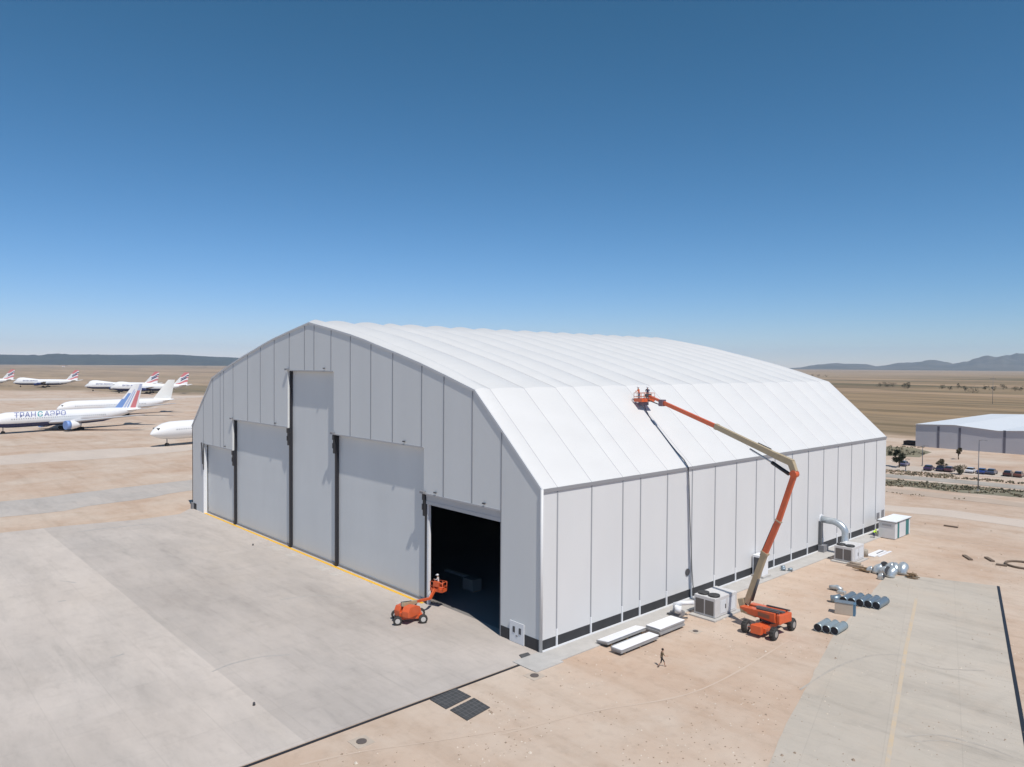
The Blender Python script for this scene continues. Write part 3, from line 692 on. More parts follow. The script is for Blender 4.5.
# ------------------------------------------------------------------ people
def person(loc,rz,J,cols,label,hair=('hair',(.03,.02,.015)),helmet=None,group=None):
    """J: joint dictionary in metres, facing +x; returns an Empty with one continuous body mesh."""
    e=empty('person',loc,rz); tag(e,label,'person',group)
    vs=[];es=[];rad=[];idx={}
    def add(nm,p,r,par=None):
        idx[nm]=len(vs); vs.append(V(p)); rad.append(r)
        if par: es.append((idx[par],idx[nm]))
    add('pel',J['pel'],(.15,.12)); add('waist',V(J['pel']).lerp(V(J['chest']),.5),(.135,.105),'pel'); add('chest',J['chest'],(.165,.12),'waist')
    add('neck',J['neck'],(.062,.062),'chest'); hd=V(J['head']); add('jaw',hd+V((.025,0,-.06)),(.07,.075),'neck'); add('head',hd+V((0,0,.03)),(.088,.10),'jaw'); add('crown',hd+V((-.01,0,.10)),(.06,.07),'head')
    for s in 'LR':
        add('sh'+s,J['sh'+s],(.066,.066),'chest'); add('el'+s,J['el'+s],(.046,.046),'sh'+s); add('wr'+s,J['wr'+s],(.030,.030),'el'+s)
        w=V(J['wr'+s]); d=(w-V(J['el'+s])).normalized(); sd=d.cross(V((0,1,0)) if abs(d.y)<.8 else V((1,0,0))).normalized()
        add('pm'+s,w+d*.07,(.036,.022),'wr'+s)
        for k,(off,ln) in enumerate(((-.03,.075),(-.01,.088),(.01,.082),(.03,.065))):
            add(f'f{k}{s}',w+d*.115+sd*off,(.011,.011),'pm'+s); add(f'g{k}{s}',w+d*(.115+ln*.6)+sd*off+V((.012,0,-.006)),(.009,.009),f'f{k}{s}')
        add('th'+s,w+d*.06+sd*.055+V((.01,0,0)),(.012,.012),'pm'+s)
        add('hip'+s,J['hip'+s],(.098,.098),'pel'); add('kn'+s,J['kn'+s],(.064,.064),'hip'+s); add('an'+s,J['an'+s],(.042,.042),'kn'+s)
        f=V(J['an'+s]); t=V(J.get('toe'+s,f+V((.16,0,-.05)))); add('ft'+s,f+V((0,0,-.04)),(.048,.048),'an'+s); add('toe'+s,t,(.042,.034),'ft'+s)
    me=bpy.data.meshes.new('body_skeleton'); me.from_pydata(vs,es,[])
    ob=bpy.data.objects.new('body',me); COL.objects.link(ob)
    sk=ob.modifiers.new('skin','SKIN'); sk.branch_smoothing=.4
    if not me.skin_vertices: raise RuntimeError('no skin layer')
    for i,r in enumerate(rad): me.skin_vertices[0].data[i].radius=r; me.skin_vertices[0].data[i].use_root=(i==0)
    ss=ob.modifiers.new('sub','SUBSURF'); ss.levels=1; ss.render_levels=1
    dg=bpy.context.evaluated_depsgraph_get(); ev=ob.evaluated_get(dg); m2=bpy.data.meshes.new_from_object(ev)
    COL.objects.unlink(ob); bpy.data.objects.remove(ob)
    for c in cols: m2.materials.append(c)   # 0 skin, 1 shirt, 2 legs, 3 shoes
    seg={'head':0,'jaw':0,'crown':0,'neck':0,'pel':2,'waist':1,'chest':1}
    short=J.get('short',False)
    for s in 'LR':
        seg.update({'sh'+s:1,'el'+s:0 if J.get('bare') else 1,'wr'+s:0,'pm'+s:0,'hip'+s:2,'kn'+s:2,'an'+s:0 if short else 2,'ft'+s:3,'toe'+s:3})
    pts=[]
    for nm,mi in seg.items(): pts.append((vs[idx[nm]],mi))
    for a,b,mi in [('elL','shL',1),('elR','shR',1),('hipL','knL',2),('hipR','knR',2),('knL','anL',0 if short else 2),('knR','anR',0 if short else 2),('wrL','elL',0 if J.get('bare') else 1),('wrR','elR',0 if J.get('bare') else 1)]:
        for t in (.25,.5,.75): pts.append((vs[idx[a]].lerp(vs[idx[b]],t),mi))
    for p in m2.polygons:
        c=p.center; p.use_smooth=True
        p.material_index=min(pts,key=lambda q:(q[0]-c).length)[1]
        if any((vs[idx[k+s]]-c).length<.07 for k in ('pm','f1','g1','f0','f3') for s in 'LR'): p.material_index=0
    b=bpy.data.objects.new('body',m2); COL.objects.link(b); b.parent=e
    h=V(J['head'])
    f=MB().ball(h+V((.105,0,.0)),.02,0,5,(1,.8,1.4)); f.ball(h+V((.09,.035,.03)),.011,1,5); f.ball(h+V((.09,-.035,.03)),.011,1,5); f.box(h+V((.088,-.025,-.055)),h+V((.098,.025,-.047)),2); f.ball(h+V((0,.098,0)),.022,0,5,(1,.5,1.5)); f.ball(h+V((0,-.098,0)),.022,0,5,(1,.5,1.5))
    f.build('face',[cols[0],BLACK,mat('lips',(.3,.12,.1),.5)],e)
    if helmet: 
        MB().ball(h+V((0,0,.09)),.14,0,8,(1.1,1,.85)).box(h+V((.08,-.09,.06)),h+V((.2,.09,.075))).build('helmet',helmet,e)
    else: MB().ball(h+V((-.025,0,.055)),.115,0,8,(1,.95,.98)).build('hair',mat(*hair,.8),e)
    return e
def clothes(nm,c): return mat('cloth_'+nm,c,.85)
stand=dict(pel=(0,0,.95),chest=(0,0,1.30),neck=(0,0,1.50),head=(.02,0,1.63),shL=(0,.2,1.42),shR=(0,-.2,1.42),elL=(.05,.26,1.14),elR=(.05,-.26,1.14),wrL=(.22,.22,.98),wrR=(.22,-.22,.98),
    hipL=(0,.1,.88),hipR=(0,-.1,.88),knL=(.02,.11,.48),knR=(.02,-.11,.48),anL=(0,.11,.09),anR=(0,-.11,.09),toeL=(.17,.12,.04),toeR=(.17,-.12,.04))
walk=dict(stand); walk.update(pel=(0,0,.93),chest=(.05,0,1.28),neck=(.08,0,1.48),head=(.11,0,1.61),shL=(.06,.2,1.40),shR=(.06,-.2,1.40),elL=(.0,.27,1.14),elR=(.2,-.27,1.15),wrL=(-.02,.26,.90),wrR=(.42,-.18,1.10),
    hipL=(.0,.1,.86),hipR=(0,-.1,.86),knL=(.26,.1,.50),knR=(-.08,-.1,.47),anL=(.34,.1,.10),anR=(-.38,-.1,.17),toeL=(.50,.11,.045),toeR=(-.26,-.11,.045),short=True,bare=True)
q=gz(661.5,667.0)
person((q.x,q.y,0),math.radians(50),walk,[SKIN,clothes('olive',(.20,.15,.09)),clothes('black',(.03,.028,.028)),clothes('boot',(.10,.06,.04))],'person in olive shirt and dark shorts walking across the sand')

# ------------------------------------------------------------------ big boom lift
def wheel(e,x,y,r,w,name='wheel'):
    t=MB().tube([(x,y-w/2,r),(x,y-w/2+.06,r),(x,y+w/2-.06,r),(x,y+w/2,r)],[r*.86,r,r,r*.86],n=20).build(name,RUBBER,e)
    MB().tube([(x,y-w/2-.02,r),(x,y+w/2+.02,r)],r*.5,n=14).build('rim',RIM,t)
    t2=MB()
    for k in range(14):
        a=2*PI*k/14; t2.box((x+math.cos(a)*r-.03,y-w/2+.05,r+math.sin(a)*r-.03),(x+math.cos(a)*r+.03,y+w/2-.05,r+math.sin(a)*r+.03))
    t2.build('tread',RUBBER,t)
PV=V((11.8,22.3,0))
hd_=V((BK.x-PV.x,BK.y-PV.y,0)).normalized(); NP=V((-hd_.y,hd_.x,0))
ang=math.atan2(hd_.y,hd_.x)
def bp(x,y):
    P=gplane(x,y,PV,NP); Q=P-PV; return V((Q.dot(hd_),0,Q.z))
lift=empty('boom_lift',(PV.x,PV.y,0),ang); tag(lift,'tall orange and tan boom lift reaching up onto the white roof beside the side wall','boom lift')
# chassis turned relative to boom: modelled in its own orientation inside the parts
ca=math.radians(92)-ang
def RM(a,c=(0,0,0)): return Matrix.Translation(V(c))@Matrix.Rotation(a,4,'Z')
C1=MB(); M=RM(ca)
C1.box((-1.9,-.55,.5),(1.9,.55,1.05),0,M); C1.box((-2.35,-.8,.5),(-1.2,.8,1.0),0,M); C1.box((1.2,-.7,.5),(2.3,.7,.95),0,M)
C1.box((-2.2,-1.5,.5),(-1.9,1.5,.74),1,M); C1.box((1.9,-1.5,.5),(2.2,1.5,.74),1,M); C1.box((-2.9,-.55,.4),(-2.35,.6,1.25),0,M)
C1.build('chassis',[ORANGE,DARK],lift,bevel=.03)
for sx in (-2.05,2.05):
    for sy in (-1.55,1.55):
        c=M@V((sx,sy,0)); we=MB().tube([(0,-.28,.64),(0,-.2,.64),(0,.2,.64),(0,.28,.64)],[.55,.64,.64,.55],n=22).build('wheel',RUBBER,lift,(c.x,c.y,0)); we.rotation_euler=(0,0,ca)
        MB().tube([(0,-.30,.64),(0,.30,.64)],.32,n=14).build('rim',RIM,we); tb=MB()
        for k in range(14):
            a=2*PI*k/14; tb.box((math.cos(a)*.64-.04,-.2,.64+math.sin(a)*.64-.04),(math.cos(a)*.64+.04,.2,.64+math.sin(a)*.64+.04))
        tb.build('tread',RUBBER,we)
MB().tube([(0,0,1.0),(0,0,1.4)],.75,n=22).build('slew_ring',DARK,lift)
MB().box((-1.6,-.75,1.38),(2.2,.75,1.6)).build('turntable',ORANGE,lift,bevel=.03)
hp_=[(-1.6,1.5),(1.5,1.5),(2.9,1.9),(2.9,2.1),(1.0,2.25),(-1.5,2.5)]
for ya,yb in ((-1.15,-.32),(.32,1.15)):
    Hd=MB(); k=len(hp_); Hd.add([(x,ya,z) for x,z in hp_]+[(x,yb,z) for x,z in hp_],[tuple(range(k)),tuple(reversed(range(k,2*k)))]+[(i,(i+1)%k,(i+1)%k+k,i+k) for i in range(k)])
    Hd.build('hood',ORANGE,lift,bevel=.07)
MB().box((-2.05,-1.05,1.45),(-1.62,1.05,2.4)).build('counterweight',ORANGE,lift,bevel=.1)
MB().beam((-1.9,.85,2.58),(.9,.85,2.36),.2,.12).beam((-1.9,-.85,2.58),(.9,-.85,2.36),.2,.12).beam((-1.8,0,2.3),(1.6,0,2.0),.6,.5).build('hood_rail',DARK,lift)
MB().box((-.9,-1.19,1.75),(.5,-1.16,2.15)).build('name_plate',MIDG,lift)
MB().box((-.9,1.16,1.75),(.5,1.19,2.15)).build('name_plate',mat('plate_brown',(.25,.12,.07),.6),lift)
T0=bp(747,603); T1=bp(765,553); T2=bp(778.5,521); T3=bp(794.5,474)
MB().beam(bp(741.5,598),bp(745,612),.5,.8).beam(bp(744,609),bp(757,614),.5,.75).build('boom_foot',TAN,lift,bevel=.08)
MB().beam(T0,T1,.40,.66).build('tower_boom',TAN,lift,bevel=.04)
MB().beam(T1-(T1-T0).normalized()*.1,T1+(T1-T0).normalized()*.12,.5,.8).build('boom_collar',TAN,lift)
MB().beam(T1,T2,.34,.58).build('tower_extension',ORANGE,lift); MB().beam(T2-(T2-T1).normalized()*.06,T2+(T2-T1).normalized()*.08,.42,.68).build('boom_collar',TAN,lift)
MB().beam(T2,T3,.32,.54).build('tower_extension',ORANGE,lift)
MB().tube([T0+V((-.75,.1,.5)),T0.lerp(T1,.5)+V((-.42,.1,0))],.14,n=10).build('lift_cylinder',DARK,lift)
MB().tube([T1.lerp(T2,-.1)+V((.42,0,0)),T1.lerp(T2,.9)+V((.38,0,0))],.09,n=8).build('hydraulic_line',DARK,lift)
E0=bp(791.5,463); E1=bp(786,457.5); E2=bp(716,426.5); E3=bp(664,403); 
kn=MB().tube([T3+V((0,-.30,.0)),T3+V((0,.30,.0))],.38,n=20); kn.build('elbow_joint',ORANGE,lift)
kb=MB(); kb.beam(T3+V((0,0,.2)),E0+V((.05,0,.1)),.42,.66,0,.46,.7); kb.beam(E0+V((-.15,0,0)),E0.lerp(E2,.2),.46,.7,0,.46,.68); kb.build('elbow_link',TAN,lift,bevel=.05)
MB().beam(E0.lerp(E2,.1),E2,.42,.62,0,.40,.58).build('main_boom',TAN,lift,bevel=.03)
MB().beam(E2,E3,.34,.48,0,.32,.44).build('fly_boom',ORANGE,lift,bevel=.02)
MB().beam(E2-(E3-E2).normalized()*.3,E2+(E3-E2).normalized()*.1,.45,.64).build('boom_collar',TAN,lift)
cy0=bp(789,474); cy1=bp(772,462.5); cy2=bp(750,449)
MB().tube([cy0,cy1],.2,n=12).build('lift_cylinder',BLACK,lift); MB().tube([cy1,cy2],.1,n=10).build('cylinder_rod',ALU,lift)
a1=E0.lerp(E2,.28);a2=E0.lerp(E2,.45); MB().beam(a1+V((0,-.35,.1)),a2+V((0,-.35,.1)),.08,.5).build('name_plate',MIDG,lift)
# jib head, jib and basket
Bp=V(((BK-PV).dot(hd_),0,BK.z))
MB().box((-.3,-.35,-.4),(.3,.35,.4),0).build('boom_head',mat('head_purple',(.16,.10,.13),.5),lift,E3+V((.3,0,.0)))
J1=Bp+V((-1.1,0,.45))
MB().beam(E3+V((.4,0,.15)),J1+V((0,0,.25)),.28,.28).build('jib',ORANGE,lift); MB().tube([E3+V((.4,.1,-.3)),J1+V((0,.1,-.25))],.07,n=8).build('jib_rod',DARK,lift)
bk=MB(); hw=1.15; hdp=.45
bk.box((-hdp*2+0,-hw,0),(hdp,hw,.12))
bk.box((-hdp*2,-hw,.12),(-hdp*2+.05,hw,.42)).box((hdp-.05,-hw,.12),(hdp,hw,.42)).box((-hdp*2,-hw,.12),(hdp,-hw+.05,.42)).box((-hdp*2,hw-.05,.12),(hdp,hw,.42))
bo=bk.build('basket',ORANGE,lift,Bp)
rl=MB()
for z in (.65,1.1):
    rl.tube([(-hdp*2,-hw,z),(hdp,-hw,z)],.035,n=6).tube([(-hdp*2,hw,z),(hdp,hw,z)],.035,n=6).tube([(-hdp*2,-hw,z),(-hdp*2,hw,z)],.035,n=6).tube([(hdp,-hw,z),(hdp,hw,z)],.035,n=6)
for y in (-hw,-.6,0,.6,hw):
    for x in (-hdp*2,hdp): rl.tube([(x,y,.1),(x,y,1.1)],.03,n=6)
rl.build('guard_rail',mat('rail_pale',(.55,.22,.14),.5),bo)
MB().box((-1.0,-.45,.55),(-.72,.45,1.0)).build('control_box',DARK,bo); MB().box((-.6,-.4,-.45),(.3,.5,-.05)).build('tool_tray',mat('tray_grey',(.16,.13,.17),.5),bo)
def inlift(l): return (lift.matrix_basis if False else (Matrix.Translation(PV)@Matrix.Rotation(ang,4,'Z')))@V(l)
work=dict(stand); work.update(elL=(.16,.24,1.2),elR=(.16,-.24,1.2),wrL=(.40,.18,1.22),wrR=(.38,-.14,1.12),chest=(.05,0,1.3),neck=(.09,0,1.49),head=(.13,0,1.62),shL=(.07,.2,1.41),shR=(.07,-.2,1.41))
HV=clothes('orange_vest',(.75,.16,.05)); NAVY=clothes('navy',(.03,.035,.10)); JEAN=clothes('jeans',(.06,.07,.12)); WHT=clothes('white',(.6,.6,.6))
person(inlift(Bp+V((-.25,-.55,.12))),ang+2.2,work,[SKIN,NAVY,NAVY,BLACK],'person in dark blue work clothes on the boom side of the high basket',helmet=mat('helmet_white',(.7,.7,.7),.4))
person(inlift(Bp+V((.2,.5,.12))),ang+1.2,work,[SKIN,HV,NAVY,BLACK],'person in orange vest on the outer side of the high basket',helmet=mat('helmet_white',(.7,.7,.7),.4))

# ------------------------------------------------------------------ small boom lift at the open bay
SP=gz(409,624.5); SP=V((-15.9,-4.5,0))
bt=gy(438.5,591,0.6)
sl_=empty('boom_lift',(SP.x,SP.y,.02)); tag(sl_,'small orange articulated lift on the apron with its basket in the open bay','boom lift')
sa=math.atan2(-5.9+4.2,-13.9+15.2)  # rear wheels toward camera
M=RM(math.radians(62)); c=MB()
c.box((-1.4,-.5,.35),(1.4,.5,.78),0,M); c.box((-1.5,-.95,.32),(-1.25,.95,.5),1,M); c.box((1.25,-.95,.32),(1.5,.95,.5),1,M); c.build('chassis',[ORANGE,DARK],sl_,bevel=.03)
for sx in (-1.38,1.38):
    for sy in (-1.05,1.05):
        q=M@V((sx,sy,0)); we=MB().tube([(0,-.19,.48),(0,-.14,.48),(0,.14,.48),(0,.19,.48)],[.41,.48,.48,.41],n=18).build('wheel',RUBBER,sl_,(q.x,q.y,0)); we.rotation_euler=(0,0,math.radians(62)); MB().tube([(0,-.20,.48),(0,.20,.48)],.27,n=12).build('rim',mat('rim_white',(.5,.48,.45),.5),we)
bd=V((bt.x-SP.x,bt.y-SP.y,0)); bl=bd.length; bd.normalize(); ba=math.atan2(bd.y,bd.x); M=RM(ba)
tb=MB(); 
pr=[(-1.45,.85),(-.9,.75),(.75,.75),(.95,1.1),(.7,1.65),(-.2,1.95),(-1.2,1.95),(-1.5,1.5)]
for s in (-1,1):
    ya,yb=(.16*s,.98*s)
    vs=[M@V((x,ya,z)) for x,z in pr]+[M@V((x*.92,yb,z*.95+.05)) for x,z in pr]; k=len(pr)
    tb.add(vs,[tuple(range(k)),tuple(reversed(range(k,2*k)))]+[(i,(i+1)%k,(i+1)%k+k,i+k) for i in range(k)],0,False)
tb.box((-1.4,-.3,.8),(.9,.3,1.3),0,M); tb.build('hood',ORANGE,sl_,bevel=.06)
MB().tube([(0,0,.7),(0,0,.85)],.4,n=16).build('slew_ring',DARK,sl_)
bz=bt.z
p0=M@V((-1.15,0,2.1)); p1=M@V((.6,0,2.05)); p2=M@V((bl-1.6,0,bz*.72+.1)); p3=M@V((bl-.7,0,bz+.35))
MB().beam(p0,p0.lerp(p2,.48),.28,.36).build('lower_boom',TAN,sl_); MB().beam(p0.lerp(p2,.45),p2,.22,.27).build('upper_boom',ORANGE,sl_); MB().beam(p2,p3,.2,.34).build('jib',ORANGE,sl_)
MB().tube([M@V((.5,0,1.3)),p0.lerp(p2,.5)+V((0,0,-.2))],.1,n=8).build('lift_cylinder',ALU,sl_)
MB().tube([M@V((-1.1,.2,1.5)),M@V((-1.15,.2,2.35)),p0.lerp(p2,.3)+V((0,0,.2))],.06,n=8).build('hydraulic_line',DARK,sl_)
bb=MB(); bc=M@V((bl,0,bz)); B2=Matrix.Translation(bc)@Matrix.Rotation(ba,4,'Z')
bb.box((-.45,-.85,0),(.45,.85,.14)).box((.4,-.85,.14),(.45,.85,.35)).box((-.45,-.85,.14),(-.4,.85,.35)).box((-.45,.8,.14),(.45,.85,.35)).box((-.45,-.85,.14),(.45,-.8,.35))
bb.tube([(-.45,-.85,1.1),(.45,-.85,1.1),(.45,.85,1.1),(-.45,.85,1.1),(-.45,-.85,1.1)],.05,n=6).tube([(-.45,-.85,.6),(.45,-.85,.6),(.45,.85,.6),(-.45,.85,.6),(-.45,-.85,.6)],.04,n=6)
for x in (-.45,.45):
    for y in (-.85,-.28,.28,.85): bb.tube([(x,y,.1),(x,y,1.1)],.04,n=6)
bb.box((-.5,-.4,.6),(-.2,.4,1.15)); bbo=bb.build('basket',ORANGE,sl_,bc); bbo.rotation_euler=(0,0,ba)
wp=Matrix.Translation(V((SP.x,SP.y,.02)))@bc
person((wp.x,wp.y,wp.z+.14),ba+1.9,work,[SKIN,WHT,HV,BLACK],'person in white top standing in the small lift basket at the open bay',helmet=mat('helmet_white',(.7,.7,.7),.4))
# hi-vis person by the cabin
bend=dict(stand); bend.update(pel=(-.1,0,.86),chest=(.22,0,1.10),neck=(.40,0,1.22),head=(.52,0,1.24),shL=(.30,.2,1.15),shR=(.30,-.2,1.15),elL=(.42,.24,.88),elR=(.42,-.24,.88),wrL=(.55,.16,.68),wrR=(.55,-.16,.68),hipL=(-.1,.1,.82),hipR=(-.1,-.1,.82),knL=(.12,.12,.48),knR=(.10,-.12,.48))
q=gz(873.5,538.5)
person((q.x,q.y,.09),math.radians(70),bend,[SKIN,clothes('hivis_yellow',(.55,.85,.05)),NAVY,BLACK],'person in bright yellow jacket bending down between wall and portable cabin',helmet=mat('helmet_yellow',(.6,.75,.1),.4))

# ------------------------------------------------------------------ airliners
PWHITE=mat('aircraft_white',(.80,.80,.79),.35,var=.05,scale=.3)
PNAVY=mat('aircraft_navy',(.02,.03,.11),.35); PBLUE=mat('aircraft_blue',(.19,.31,.60),.4); PRED=mat('aircraft_red',(.62,.20,.21),.4); PCREAM=mat('aircraft_cream',(.78,.78,.74),.45)
PLBL=mat('aircraft_pale_blue',(.45,.50,.66),.4); PGREY=mat('aircraft_grey',(.45,.46,.48),.45)
def airliner(loc,head,kind,livery,label,group=None):
    """local +x = towards the tail, origin under the nose wheel"""
    e=empty('airliner',loc,head); tag(e,label,'airplane',group)
    jumbo=kind=='jumbo'
    if jumbo: Lf,R_,zc,span,ht=68.6,3.25,5.6,64.4,19.4; nx=-7.6
    else: Lf,R_,zc,span,ht=62.8,3.1,5.3,60.9,18.5; nx=-5.9
    secs=[(0,.05,-.9),(.006,.55,-.8),(.02,1.25,-.55),(.04,1.95,-.3),(.07,2.6,-.1),(.11,.97*R_,0),(.16,R_,0),(.62,R_,0),(.72,.93*R_,.15),(.82,.70*R_,.75),(.90,.45*R_,1.35),(.96,.24*R_,1.8),(1,.08*R_,2.1)]
    n=28; vs=[]; 
    # refine
    S=[]
    for a,b in zip(secs[:-1],secs[1:]):
        for t in (0,.5): S.append(tuple(a[i]+(b[i]-a[i])*t for i in range(3)))
    S.append(secs[-1])
    for fx,r,dz_ in S:
        hump=0
        if jumbo: 
            hump=1.9*max(0,min(1,(fx-.035)/.045))*max(0,min(1,(.36-fx)/.10))
            hump=hump*hump*(3-2*hump/1.9)/1.9/1.0 if hump<1.9 else 1.9
        for k in range(n):
            a=2*PI*k/n; y=math.cos(a)*r; z=math.sin(a)*r
            if z>0: z=z*(1+hump/max(r,.5)); y*= (1-.16*hump/1.9*abs(math.sin(a)))
            vs.append((nx+fx*Lf,y,zc+dz_+z))
    fs=[(j*n+k,j*n+(k+1)%n,(j+1)*n+(k+1)%n,(j+1)*n+k) for j in range(len(S)-1) for k in range(n)]
    mb=MB(); mb.add(vs,fs,0,True)
    for i,f in enumerate(fs):
        zz_=sum(vs[v][2] for v in f)/4; xx=(sum(vs[v][0] for v in f)/4-nx)/Lf
        if livery in('union','sky') and zz_<zc-R_*.42 and xx>.03: mb.m[i]=1
    fu=mb.build('fuselage',[PWHITE,PNAVY],e)
    # cockpit windows and cabin windows
    cw=MB(); ck=zc+(2.5 if jumbo else .85); cxk=nx+(.052*Lf if jumbo else .033*Lf)
    cw.box((cxk-.2,-1.55 if not jumbo else -1.5,ck-.3),(cxk+.75,1.55 if not jumbo else 1.5,ck+.28)); cw.build('cockpit_window',GLASS,fu)
    ww=MB()
    for k in range(44):
        x=nx+Lf*.12+k*Lf*.6/44
        for s in (-1,1): ww.box((x,s*(R_*.99)-.03,zc+.25),(x+.3,s*(R_*.99)+.05,zc+.6))
    ww.build('cabin_window',mat('window_grey',(.25,.27,.30),.3),fu)
    # wings
    def wing(s):
        x0=nx+Lf*.33; cr=13.5; ct=3.0; tipx=x0+span/2*math.tan(math.radians(36))
        pr_=[(0,0),(.08,.5),(.35,.62),(1,0),(.35,-.5),(.08,-.42)]
        w=MB(); vs=[]
        for (xx,ch,y,z,t) in ((x0,cr,R_*.6*s,zc-1.7,1.35),(x0+.36*(tipx-x0),7.6,span*.19*s,zc-1.0,.95),(tipx,ct,span/2*s,zc+1.3,.35)):
            for u,v in pr_: vs.append((xx+u*ch,y,z+v*t))
        k=6; w.add(vs,[(j*k+i,j*k+(i+1)%k,(j+1)*k+(i+1)%k,(j+1)*k+i) for j in range(2) for i in range(k)]+[tuple(range(k)),tuple(range(2*k,3*k))],0)
        w.build('wing',PGREY,e)
        for yy in ((.31,.62) if jumbo else (.32,)):
            r=1.35 if jumbo else 1.75; ly=span/2*yy*s; ex=x0+(tipx-x0)*yy-3.6; ez=zc-1.7+3.0*yy-1.6-(.3 if not jumbo else 0)
            en=MB().tube([(ex,ly,ez),(ex+.5,ly,ez),(ex+2.5,ly,ez),(ex+4.6,ly,ez),(ex+6.2,ly,ez)],[r*.88,r,r*1.02,r*.8,r*.45],n=20,cap=True).build('engine',PNAVY if livery=='union' else PWHITE,e)
            MB().tube([(ex-.04,ly,ez),(ex+(1.6 if livery=='sky' else .1),ly,ez)],(r*1.03 if livery=='sky' else r*.8),n=20).build('engine_intake',BLACK if livery!='sky' else PBLUE,en)
            MB().beam((ex+2,ly,ez+r*.9),(ex+6,ly,ez+r+.6),.4,.8).build('pylon',PWHITE,en)
    wing(1); wing(-1)
    # fin
    nu,nv=40,40; fx0=nx+Lf*.80; fr=12.2 if jumbo else 11.0; ftp=4.2; z0=zc+R_*.75; zt=ht; sw_=zt-z0
    fm=MB()
    def fp(u,v,s):
        ch=fr+(ftp-fr)*v; x=fx0+v*sw_*.86+u*ch; th=.32*(1-v*.5)*4*u*(1-u)+.04
        return (x,s*th,z0+v*sw_)
    for s in (1,-1):
        vs=[fp(i/nu,j/nv,s) for j in range(nv+1) for i in range(nu+1)]; o=len(fm.v); fm.v+=vs
        for j in range(nv):
            for i in range(nu):
                u=(i+.5)/nu; v=(j+.5)/nv; mi=0
                if livery=='sky':   # bands fanning up the fin: blues in front, red behind
                    mi=3 if u<.10 else 0
                    if .10<=u<.30 and v<.62: mi=1
                    elif .36<=u<.46 and v<.78: mi=3
                    elif .50<=u<.56: mi=1 if v<.7 else 0
                    elif .66<=u<.90 and v<.72: mi=2
                    elif .66<=u<.95 and v>=.72: mi=3
                    elif u<.1: mi=1 if v<.4 else 0
                elif livery=='union':
                    w_=v-.28*u+.06*math.sin(u*6)
                    if w_>.62: mi=2
                    elif .40<w_<.50 and u>.25: mi=1
                    elif .22<w_<.36 and u>.35: mi=1 if u<.8 else 2
                    elif -.08<w_<.10 and u>.12: mi=2
                elif livery=='cream': mi=4
                fm.f.append([o+j*(nu+1)+i,o+j*(nu+1)+i+1,o+(j+1)*(nu+1)+i+1,o+(j+1)*(nu+1)+i]); fm.m.append(mi); fm.sm.append(False)
    fm.build('tail_fin',[PWHITE,PBLUE if livery=='sky' else PNAVY,PRED,PLBL,PCREAM],e)
    for s in (1,-1):
        w=MB(); x=nx+Lf*.87; vs=[]
        for xx,ch,y,z,t in ((x,7.,.8*s,zc+1.5,.7),(x+7.2,2.4,10.6*s,zc+2.6,.25)):
            for u,v in [(0,0),(.3,.4),(1,0),(.3,-.4)]: vs.append((xx+u*ch,y,z+v*t))
        w.add(vs,[(0,1,5,4),(1,2,6,5),(2,3,7,6),(3,0,4,7),(0,1,2,3),(4,5,6,7)]); w.build('stabilizer',PWHITE,e)
    # gear
    g=MB().tube([(0,0,.5),(0,0,zc-2.4)],.16,n=8).build('nose_gear',MIDG,e)
    MB().tube([(0,-.55,.55),(0,-.2,.55)],.55,n=14).tube([(0,.2,.55),(0,.55,.55)],.55,n=14).build('wheel',RUBBER,g)
    gx_=25.9
    for s in ((1,-1)):
        for off in ((0,2.6) if jumbo else (0,)):
            yy=(5.4 if off==0 else 2.0)*s
            g=MB().tube([(gx_+off,yy,.6),(gx_+off,yy*.9,zc-1.6)],.26,n=8).build('main_gear',MIDG,e); w=MB()
            for dx in ((-.75,.75) if jumbo else (-1.4,0,1.4)):
                for dyy in (-.6,.6): w.tube([(gx_+off+dx,yy+dyy-.22,.64),(gx_+off+dx,yy+dyy+.22,.64)],.64,n=12)
            w.build('wheel',RUBBER,g)
    return e,fu,dict(nx=nx,Lf=Lf,R=R_,zc=zc)
def text_on(body,string,size,x,z,y,mt,parent,flip=False,name='lettering',bold=.02,sx=1):
    cu=bpy.data.curves.new(name,'FONT'); cu.body=string; cu.size=size; cu.extrude=.02; cu.align_x='LEFT'; cu.offset=bold; cu.resolution_u=2
    t=bpy.data.objects.new(name,cu); COL.objects.link(t)
    bpy.context.view_layer.update()
    me=bpy.data.meshes.new_from_object(t.evaluated_get(bpy.context.evaluated_depsgraph_get())); COL.objects.unlink(t); bpy.data.objects.remove(t)
    me.materials.clear(); me.materials.append(mt)
    o=bpy.data.objects.new(name,me); COL.objects.link(o); o.parent=parent
    # written on the side facing -y of the aircraft frame
    o.matrix_basis=Matrix.Translation(V((x,y,z)))@Matrix.Rotation(PI/2,4,'X')@Matrix.Diagonal((sx,1,1,1))
    return o
def place(px_,py_,rng=None):
    q=gz(px_,py_)
    if rng: 
        d=(q-V((CAM.x,CAM.y,0))); d=d.normalized()*rng; q=V((CAM.x,CAM.y,0))+d; q.z=0
    return q
HD=math.radians(104)
pA=place(3,434)
eA,fA,dA=airliner((pA.x,pA.y,0),math.radians(107),'twin','sky','white airliner with Cyrillic lettering, navy belly and blue and red tail')
TXB=mat('text_blue',(.30,.33,.55),.5); TXT=mat('text_teal',(.02,.40,.42),.5)
